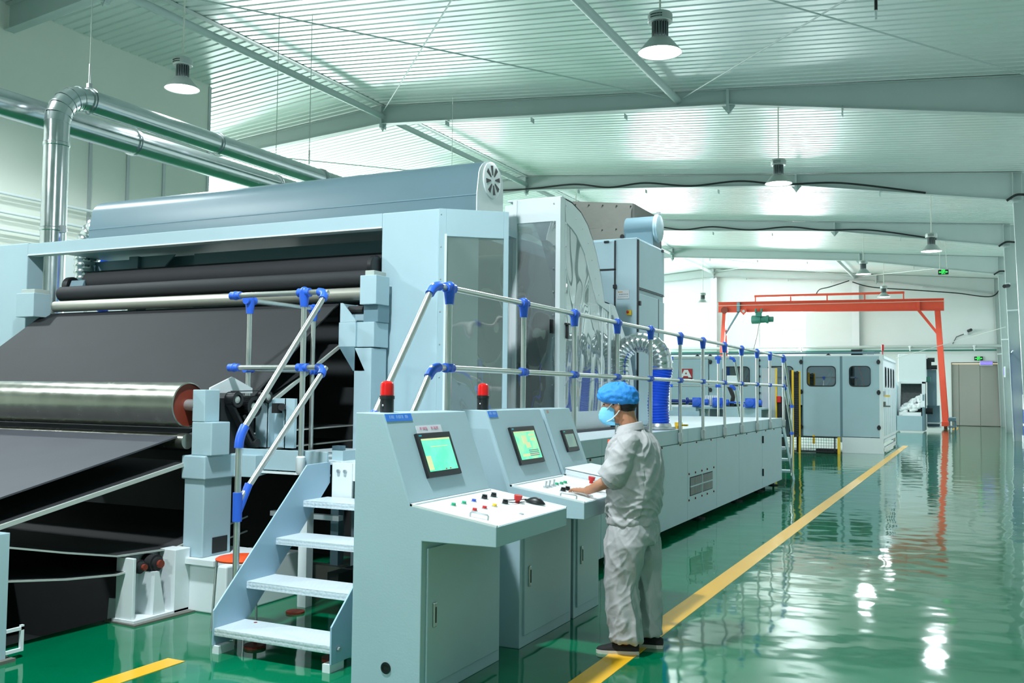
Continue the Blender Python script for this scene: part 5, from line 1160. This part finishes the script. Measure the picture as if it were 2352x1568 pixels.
sp_ = MB(); sp_.prism([(47.3, .05), (49.6, .05), (49.6, 2.32), (48.0, 2.32), (47.3, 1.2)], 'x', -3.25, -3.19); build('bin_side', sp_, M['paint'], t)
build('spiked_lattice', MB().prism([(48.3, .7), (48.9, 2.3), (48.95, 2.3), (48.35, .7)], 'x', -3.1, -2.12), mat('grey_lattice', (120, 124, 124), .8, 0, .3, 12), t)
build('motor', MB().cyl((-1.9, 48.6, 3.35), (-1.6, 48.6, 3.35), .1, n=16).box(-1.95, -1.75, 48.5, 48.9, 2.9, 3.4).cyl((-1.75, 48.6, 3.0), (-1.5, 48.6, 3.0), .1, n=16), M['dark'], t); build('gearbox', MB().box(-1.98, -1.78, 48.3, 48.6, 2.3, 2.55), M['greenpaint'], t, bevel=.02)
build('lower_motor', MB().cyl((-2.0, 48.4, .95), (-1.7, 48.4, .95), .14, n=16), M['dark'], t)
build('side_box', MB().box(-1.95, -1.55, 49.0, 49.5, 1.2, 2.9), M['paint_dark'], t); build('rear_casing', MB().box(-2.0, -1.45, 49.6, 50.6, .2, 1.2), M['paint_dark'], t); build('step', MB().box(-1.95, -1.4, 49.0, 50.4, .15, .2).box(-1.95, -1.4, 49.0, 50.4, .35, .4), M['white'], t)
# fluff pile
t = thing('fibre_pile', (-2.65, 47.8, .1), 'heap of fluffy white fibre in the opener bin', 'fibre'); t['kind'] = 'stuff'
fm = MB(); rnd = random.Random(3)
for k in range(150):
    x = -3.05 + rnd.random() * .85; y = 47.45 + rnd.random() * .8; top = .95 + .75 * ((x + 3.1) / .95) ** .7 * min(1, (y - 47.3) / .5)
    fm.ball((x, y, top - rnd.random() * .25), .06 + rnd.random() * .07, .09, .05 + rnd.random() * .06, 10, 6)
fm.box(-3.1, -2.15, 47.4, 48.3, .2, .9); build('fluff', fm, M['fiber'], t, smooth=True, shade=1.5)
t = thing('roller_table', (-.9, 51, 0), 'low grey roller table standing behind the crane leg', 'table')
build('table', MB().box(-1.1, -.75, 50.2, 52, .45, .62), M['paint_dark'], t, bevel=.02); build('leg', MB().box(-1.05, -1.0, 50.3, 50.4, 0, .45).box(-.82, -.76, 50.3, 50.4, 0, .45).box(-.82, -.76, 51.8, 51.9, 0, .45), M['paint_dark'], t); build('shelf', MB().box(-1.1, -.75, 50.2, 52, .15, .2), M['paint_dark'], t)
one('guy_wire', MB().cyl((-2.3, 33.8, 2.9), (1.4, 49.5, 4.9), .012, n=6), M['cord'], 'thin pale wire slanting from machine top to right wall', 'wire')
# ================================================================== right wall
t = thing('notice_board', (1.7, 39, .1), 'tall blue notice board with white sheets on right wall', 'notice board')
build('backing', MB().box(1.66, 1.74, 34, 42.4, .1, 3.5), mat('board_blue', (40, 84, 160), .4), t, bevel=.01)
build('frame', MB().box(1.62, 1.66, 42.4, 42.6, 0, 3.6).box(1.62, 1.66, 34, 42.6, 3.5, 3.6), M['white'], t)
for z0, z1 in ((2.35, 2.5), (1.2, 1.75), (.6, .68)): build('white_sheet', MB().box(1.655, 1.66, 34.2, 42.2, z0, z1), M['paper'], t)
t = thing('red_board', (1.7, 44.5, 1), 'narrow dark red panel on the right wall', 'notice board')
build('panel', MB().box(1.66, 1.74, 43.2, 44.6, .9, 3.5), mat('board_red', (140, 30, 50), .4), t, bevel=.01); build('panel', MB().box(1.68, 1.74, 44.7, 46.6, .9, 2.0), mat('board_red', (140, 30, 50), .4), t); build('yellow_notice', MB().box(1.66, 1.68, 46.7, 47.6, .9, 1.9), mat('pale_yellow', (226, 226, 170), .5), t)
t = thing('wall_heater_box', (1.5, 40.6, 3.5), 'pale box on brackets high on the right wall', 'box')
build('casing', MB().prism([(1.32, 3.6), (1.45, 3.5), (1.74, 3.55), (1.74, 4.3), (1.5, 4.3)], 'y', 40.5, 41.3), M['white'], t, bevel=.01); build('bracket', MB().box(1.3, 1.74, 40.4, 40.44, 3.3, 3.34).box(1.3, 1.34, 38.5, 40.4, 3.3, 3.34), M['white'], t)
t = thing('wall_monitor', (1.7, 49.6, 2.6), 'small purple screen on the right wall column', 'display')
build('frame', MB().box(1.3, 1.36, 49.0, 49.45, 2.55, 3.05), M['white'], t, bevel=.01); build('screen', MB().box(1.29, 1.3, 49.05, 49.4, 2.65, 2.98), M['purple'], t)
for z, y, l in ((4.9, 40.1, 'upper thin bracket arm sticking out from right wall column'), (4.3, 49.4, 'lower thin bracket arm sticking out from right wall column'), (3.95, 57.5, 'thin bracket arm on right wall near back corner')):
    one('bracket_arm', MB().cyl((1.2, y, z), (1.75, y, z + .02), .03, n=8), M['white'], l, 'bracket', 'bracket arms on right wall')
t = thing('security_camera', (1.35, 40.1, 5.8), 'black security camera on right wall column', 'camera')
build('camera_body', MB().cyl((1.25, 39.9, 5.82), (1.1, 39.5, 5.76), .07, n=12), M['black'], t, smooth=True); build('bracket', MB().box(1.15, 1.3, 39.85, 40.2, 5.8, 5.92), M['white'], t)
one('base_trunking', MB().box(1.62, 1.74, 39, 58.9, 0, .25), M['white'], 'white trunking along the foot of right wall', 'trunking')
t = thing('hanging_rod', (-1.015, 12.25, 6.3), 'short dark hanging rod at top picture edge, right of the biggest lamp', 'rod')
build('sleeve', MB().cyl((-1.015, 12.25, 6.42), (-1.015, 12.25, 8.4), .02, n=10), M['black'], t, smooth=True); build('tip', MB().cyl((-1.015, 12.25, 6.3), (-1.015, 12.25, 6.42), .016, n=10), M['white'], t, smooth=True)
# ================================================================== the worker
def remesh(mb, voxel, it=3, fac=.5):
    me = bpy.data.meshes.new('tmp'); me.from_pydata(mb.v, [], mb.f)
    bm = bmesh.new(); bm.from_mesh(me); bmesh.ops.recalc_face_normals(bm, faces=bm.faces); bm.to_mesh(me); bm.free()
    o = bpy.data.objects.new('tmp', me); link(o)
    m = o.modifiers.new('r', 'REMESH'); m.mode = 'VOXEL'; m.voxel_size = voxel
    if it: s = o.modifiers.new('s', 'SMOOTH'); s.factor = fac; s.iterations = it
    bpy.context.view_layer.update()
    e = bpy.data.meshes.new_from_object(o.evaluated_get(bpy.context.evaluated_depsgraph_get()))
    out = MB().add([v.co.copy() for v in e.vertices], [tuple(p.vertices) for p in e.polygons])
    bpy.data.objects.remove(o); bpy.data.meshes.remove(e); bpy.data.meshes.remove(me)
    return out
def hring(z, cx, cy, rx, ry, n=28, pw=2.3):
    out = []
    for k in range(n):
        a = 2 * PI * k / n; c, s = math.cos(a), math.sin(a)
        out.append(Vector((cx + rx * math.copysign(abs(c) ** (2 / pw), c), cy + ry * math.copysign(abs(s) ** (2 / pw), s), z)))
    return out
def limb(mb, pts, n=16):
    # pts: (x,y,z,r) chain with rounded ends
    P = [Vector(p[:3]) for p in pts]; R = [p[3] for p in pts]; path, rad = [], []
    for i in range(len(P) - 1):
        for k in range(6): s = k / 6; path.append(P[i].lerp(P[i + 1], s)); rad.append(R[i] + (R[i + 1] - R[i]) * s)
    path.append(P[-1]); rad.append(R[-1])
    mb.tube(path, .1, n, rf=lambda i: rad[i])
    for i in (0, len(P) - 1): mb.ball(P[i], R[i], R[i], R[i], n, 8)
    return mb
W = thing('person', (-2.05, 6.0, 0), 'worker in grey short sleeved overalls, blue hair cap and mask at console', 'person')
b = MB()
b.ball((-2.115, 6.0, 1.628), .100, .076, .098, 24, 16); b.ball((-2.162, 6.0, 1.565), .072, .060, .088, 20, 14); b.ball((-2.188, 6.0, 1.487), .035, .035, .03, 14, 10)
b.ball((-2.13, 6.0, 1.53), .06, .055, .06, 16, 10)
limb(b, [(-2.225, 6.0, 1.60, .010), (-2.242, 6.0, 1.555, .017)]); b.ball((-2.212, 6.0, 1.618), .02, .05, .014, 14, 8)
for s in (-1, 1): b.ball((-2.105, 6.0 + s * .078, 1.582), .022, .012, .033, 14, 10)
limb(b, [(-2.075, 6.0, 1.55, .058), (-2.045, 6.0, 1.44, .06), (-2.02, 6.0, 1.36, .075)])
b.loft([hring(z, cx, 6.0, rx, ry) for z, cx, rx, ry in ((.86, -2.015, .09, .12), (1.0, -2.015, .10, .14), (1.2, -2.015, .125, .17), (1.34, -2.02, .10, .165), (1.40, -2.03, .06, .09))])
for s, hx, kx, ax, yy in ((-1, -2.02, -2.06, -2.03, 5.89), (1, -2.0, -1.985, -1.96, 6.12)): limb(b, [(hx, yy + (.03 if s < 0 else -.03), .80, .065), (kx, yy, .46, .055), (ax, yy, .10, .042)])
# left arm to the desk, five fingers
limb(b, [(-2.0, 5.83, 1.35, .055), (-2.065, 5.785, 1.135, .045), (-2.17, 5.82, 1.085, .040), (-2.295, 5.885, 1.028, .026)])
pc = Vector((-2.355, 5.93, 1.022)); fw = Vector((-.90, .42, -.06)).normalized(); sd = Vector((.42, .90, 0)).normalized(); up = Vector((0, 0, 1))
limb(b, [(-2.295, 5.885, 1.028, .024), tuple(pc - fw * .035) + (.020,)])
for k in range(5):
    u = -.034 + .017 * k
    limb(b, [tuple(pc - fw * .045 + sd * (u * .6)) + (.017,), tuple(pc + fw * .03 + sd * u + up * .004) + (.0125,)], 12)
for u, L1, L2, L3, r in ((-.036, .028, .02, .016, .0072), (-.013, .036, .024, .018, .0082), (.011, .038, .026, .018, .0084), (.035, .034, .022, .017, .0082)):
    p0 = pc + fw * .03 + sd * u + up * .006; p1 = p0 + fw * L1 + sd * u * .12 + up * .004; p2 = p1 + fw * L2 * .9 - up * .010; p3 = p2 + fw * L3 * .6 - up * .014
    limb(b, [tuple(p0) + (r * 1.12,), tuple(p1) + (r,), tuple(p2) + (r * .92,), tuple(p3) + (r * .82,)], 10)
t0 = pc - fw * .03 + sd * .032 - up * .002; t1 = t0 + (fw * .5 + sd * .75).normalized() * .036; t2 = t1 + (fw * .85 + sd * .4).normalized() * .028 - up * .006
limb(b, [tuple(t0) + (.013,), tuple(t1) + (.010,), tuple(t2) + (.0085,)], 10)
# right arm reaching forward on the far side
limb(b, [(-2.0, 6.17, 1.35, .055), (-2.07, 6.22, 1.13, .045), (-2.2, 6.22, 1.08, .038), (-2.30, 6.21, 1.03, .026)])
pr2 = Vector((-2.355, 6.20, 1.02)); limb(b, [(-2.29, 6.21, 1.03, .024), tuple(pr2) + (.022,)])
for k, u in enumerate((-.034, -.012, .011, .033)):
    p0 = pr2 + Vector((-.02, u, 0)); limb(b, [tuple(pr2 + Vector((.02, u * .6, 0))) + (.015,), tuple(p0) + (.011,), tuple(p0 + Vector((-.035, 0, .004))) + (.008,), tuple(p0 + Vector((-.06, 0, -.012))) + (.007,)], 10)
limb(b, [tuple(pr2 + Vector((.02, -.03, 0))) + (.012,), tuple(pr2 + Vector((-.01, -.055, -.002))) + (.009,), tuple(pr2 + Vector((-.035, -.062, -.006))) + (.008,)], 10)
body = build('body', remesh(b, .0042, 3, .5), M['skin'], W, smooth=True, shade=3)
for s in (-1, 1):
    e_ = build('eye', MB().ball((-2.2165, 6.0 + s * .032, 1.597), .006, .012, .0035, 12, 8), M['hair'], body, smooth=True); build('eyebrow', MB().tube([(-2.222, 6.0 + s * .018, 1.624), (-2.218, 6.0 + s * .035, 1.628), (-2.20, 6.0 + s * .05, 1.622)], .004, 6), M['hair'], body)
    
# hair below the cap
hm = MB(); hm.ball((-2.07, 6.0, 1.618), .072, .079, .075, 20, 12); hm.ball((-2.065, 6.0, 1.572), .052, .066, .036, 18, 10)
for s in (-1, 1): hm.ball((-2.135, 6.0 + s * .066, 1.62), .018, .009, .03, 12, 8)
build('hair', hm, M['hair'], W, smooth=True, shade=3)
# bouffant cap
cm = MB(); rings = []; N = 72; K = 26
for i in range(K + 1):
    ph = PI * .5 - (PI * .5 + .62) * (1 - i / K) if False else -.55 + (PI / 2 + .55) * i / K
    ring = []
    for k in range(N):
        a = 2 * PI * k / N; r = math.cos(ph); g = .0
        wr = .0015 * math.sin(31 * a + 4 * ph) * math.cos(ph) + .012 * noise.noise(Vector((3.2 * math.cos(a), 3.2 * math.sin(a), 3.5 * ph))) + .006 * noise.noise(Vector((9 * math.cos(a), 9 * math.sin(a), 6 * ph + 4)))
        if i < 3: wr = wr * .3 - .012 * (3 - i) / 3
        x = (.142 + wr) * r * math.cos(a); y = (.112 + wr) * r * math.sin(a); z = (.098 + wr * .6) * math.sin(ph)
        z += .20 * -x * .35 if False else -.16 * x * 0
        tilt = .30; xx = x * math.cos(tilt) + z * math.sin(tilt) * -1; zz = -x * math.sin(tilt) * -1 + z * math.cos(tilt)
        ring.append(Vector((-2.128 + x + .0 * z, 6.0 + y, 1.650 + z - .10 * (x + .0) * (1 if ph < .3 else .4))))
    rings.append(ring)
cm.loft(rings); build('hair_cap', cm, M['cap'], W, smooth=True, shade=3)
# mask with ear loops
mk = MB(); rings = []
for i in range(15):
    v = -1 + 2 * i / 14; ring = []
    for k in range(21):
        a = -1.85 + 3.70 * k / 20; bulge = 1 - (.30 if v < 0 else .22) * abs(v) ** 2.6
        pl = .0025 * math.sin(v * 16)
        ring.append(Vector((-2.168 - (.096 * bulge + pl) * math.cos(a) + (.016 * v * v if v < 0 else .006 * v), 6.0 + (.063 * (.72 + .28 * bulge)) * math.sin(a), 1.520 + .060 * v)))
    rings.append(ring)
vs_ = [p for r in rings for p in r]; n_ = 21; nv = len(vs_)
vin = [Vector((p.x + .006, 6.0 + (p.y - 6.0) * .94, p.z)) for p in vs_]
fs_ = []
for i in range(14):
    for k in range(20):
        q = (i * n_ + k, i * n_ + k + 1, (i + 1) * n_ + k + 1, (i + 1) * n_ + k); fs_.append(q); fs_.append(tuple(nv + j for j in reversed(q)))
for i in range(14):
    for k in (0, 20): fs_.append((i * n_ + k, (i + 1) * n_ + k, nv + (i + 1) * n_ + k, nv + i * n_ + k))
for k in range(20):
    for i in (0, 14): fs_.append((i * n_ + k, i * n_ + k + 1, nv + i * n_ + k + 1, nv + i * n_ + k))
mk.add(vs_ + vin, fs_); mask = build('face_mask', mk, M['mask'], W, smooth=True, shade=1.2)
for s in (-1, 1):
    build('ear_loop', MB().tube([(-2.185, 6.0 + s * .062, 1.565), (-2.15, 6.0 + s * .069, 1.60), (-2.112, 6.0 + s * .084, 1.625), (-2.09, 6.0 + s * .092, 1.60)], .0035, 6), M['white'], mask)
    build('ear_loop', MB().tube([(-2.185, 6.0 + s * .058, 1.485), (-2.15, 6.0 + s * .066, 1.50), (-2.11, 6.0 + s * .078, 1.535), (-2.088, 6.0 + s * .09, 1.56)], .0035, 6), M['white'], mask)
# clothes
def wrinkle(mb, amp, f):
    me = bpy.data.meshes.new('tmpw'); me.from_pydata(mb.v, [], mb.f); bm = bmesh.new(); bm.from_mesh(me); bmesh.ops.recalc_face_normals(bm, faces=bm.faces); bm.normal_update()
    out = [v.co + v.normal * f(v.co) * amp for v in bm.verts]; bm.free(); bpy.data.meshes.remove(me)
    mb.v = out; return mb
def ridge(n, k): return max(0.0, 1 - abs(n) * k) ** 1.4
def fold(p):
    arm = p.y < 5.835 or p.y > 6.165
    th = math.atan2(p.y - 6.0, p.x + 2.015)
    if arm: a = noise.noise(Vector((p.z * 9 + p.x * 9, p.x * 3 - p.z * 3, p.y * 5)))
    else: a = noise.noise(Vector((th * 2.0 - p.z * 7.5, p.z * 2.4, .3)))
    b = noise.noise(Vector((p.z * 17 + math.sin(th * 2), th * 1.3, 5.0)))
    wb = max(0, 1 - abs(p.z - .95) / .14) + .25
    c = noise.noise(p * 5 + Vector((3, 7, 2)))
    return 1.0 * ridge(a, 2.4) + .8 * wb * ridge(b, 2.6) + .5 * c - .4
def legfold(p):
    th = math.atan2(p.y - (5.895 if p.y < 6.0 else 6.115), p.x + 2.03)
    a = noise.noise(Vector((th * 1.2 + p.z * 3.2, p.z * 3.4, 4.0 if p.y < 6 else 9.0)))
    b = noise.noise(Vector((th * 1.6 - p.z * 9, p.z * 9, 1.0)))
    low = max(0, .34 - p.z) / .3
    return 1.3 * ridge(a, 3.0) + (.35 + .8 * low) * ridge(b, 2.6) - .4
sh = MB()
sh.loft([hring(z, cx, 6.0, rx, ry, 40) for z, cx, rx, ry in ((.822, -2.02, .158, .19), (.83, -2.02, .164, .196), (.862, -2.02, .164, .196), (.872, -2.02, .156, .188), (.90, -2.02, .168, .198), (.94, -2.02, .174, .202), (1.02, -2.015, .178, .205), (1.12, -2.012, .182, .208), (1.22, -2.012, .178, .212), (1.30, -2.02, .165, .215), (1.355, -2.02, .142, .205), (1.395, -2.022, .112, .165), (1.425, -2.032, .088, .11), (1.445, -2.042, .078, .085))])
limb(sh, [(-2.0, 5.83, 1.345, .078), (-2.035, 5.80, 1.24, .086), (-2.075, 5.785, 1.15, .084)], 20); sh.cyl((-2.05, 5.79, 1.20), (-2.105, 5.782, 1.115), .084, .088, n=24)
limb(sh, [(-2.0, 6.17, 1.345, .078), (-2.045, 6.205, 1.24, .084), (-2.085, 6.215, 1.15, .082)], 20)
shirt = build('shirt', wrinkle(remesh(sh, .006, 4, .5), .013, fold), M['cloth'], W, smooth=True, shade=3)
co = MB(); rin, rout = [], []
for k in range(31):
    a = PI * .86 - (2 * PI * .86) * k / 30; u = math.cos(a); v = math.sin(a)
    rin.append((u, v)); 
def cring(f0, f1, dz): return [Vector((-2.045 + .074 * f0 * u, 6.0 + .078 * f0 * v, 1.435 + dz + .018 * u)) for u, v in rin] + [Vector((-2.045 + .074 * f1 * u, 6.0 + .078 * f1 * v, 1.435 + dz + .018 * u)) for u, v in reversed(rin)]
co.loft([cring(1.08, 1.30, -.012), cring(.98, 1.10, .03), cring(.97, 1.03, .036)]); build('collar', co, M['cloth'], shirt, smooth=True, shade=1.0)
build('sleeve_hem', MB().lathe((0, 0, 0), 'z', [(.086, 0), (.090, .003), (.090, .022), (.086, .025)], 28), M['cloth'], shirt, smooth=True).matrix_local = Matrix.Translation(Vector((-2.108, 5.7815, 1.108)) - Vector((-2.05, 6.0, 0))) @ Vector((.055, .008, .085)).to_track_quat('Z', 'Y').to_matrix().to_4x4() @ Matrix.Translation(Vector((2.05, -6.0, 0)) * 0)
build('badge', MB().box(-2.170, -2.145, 5.915, 5.935, 1.335, 1.368), M['orange'], shirt)
tr = MB()
tr.loft([hring(z, -2.015, 6.0, rx, ry, 36) for z, rx, ry in ((.70, .145, .19), (.76, .155, .195), (.82, .152, .185), (.88, .14, .17), (.93, .135, .165))])
for hx, kx, ax, yy, sg in ((-2.03, -2.075, -2.03, 5.895, -1), (-2.01, -1.985, -1.96, 6.115, 1)):
    tr.loft([hring(z, cx, yy + dy, rx, ry, 30) for z, cx, dy, rx, ry in ((.82, hx, .02 * -sg, .12, .10), (.70, hx - .005, 0, .135, .115), (.58, (hx + kx) / 2, 0, .122, .108), (.45, kx, 0, .108, .10), (.33, (kx + ax) / 2, 0, .104, .097), (.20, ax - .01, 0, .102, .094), (.11, ax, 0, .098, .09), (.085, ax, 0, .096, .088))])
trs = build('trousers', wrinkle(remesh(tr, .006, 4, .5), .011, legfold), M['cloth'], W, smooth=True, shade=3)
# shoes
def shoe(heel, toe, L=.275):
    h, q = Vector(heel), Vector(toe); d = (q - h).normalized(); s = Vector((-d.y, d.x, 0)); rings = []
    prof = [(0, .026, .060), (.03, .034, .075), (.08, .036, .085), (.12, .036, .082), (.16, .040, .068), (.20, .044, .055), (.24, .040, .045), (.265, .028, .036), (.275, .012, .024)]
    def rg(a, w_, hh): return [h + d * a + s * (w_ * math.cos(u)) + Vector((0, 0, .018 + (hh - .018) * max(0, math.sin(u)) ** .8)) for u in [2 * PI * k / 20 for k in range(20)]]
    up_ = MB().loft([rg(*p) for p in prof]); o = build('shoe', up_, M['shoe'], W, smooth=True, shade=1.2)
    out = []
    for a, w_, hh in prof: out.append(h + d * a + s * (w_ + .006))
    for a, w_, hh in reversed(prof): out.append(h + d * a - s * (w_ + .006))
    build('sole', MB().prism([(p.x, p.y) for p in out], 'z', 0, .022), M['sole'], o)
    st = MB()
    for k in range(3): p = h + d * (.07 + .03 * k) + s * .037; p2 = h + d * (.07 + .03 * k) - s * .037; st.tube([p2 + Vector((0, 0, .025)), p2 + Vector((0, 0, .06)) + d * .01], .003, 6)
    build('shoe_stripe', st, mat('green_stripe', (90, 140, 60), .6), o)
shoe((-1.955, 5.935, 0), (-2.215, 5.850, 0)); shoe((-1.86, 6.15, 0), (-2.12, 6.10, 0))
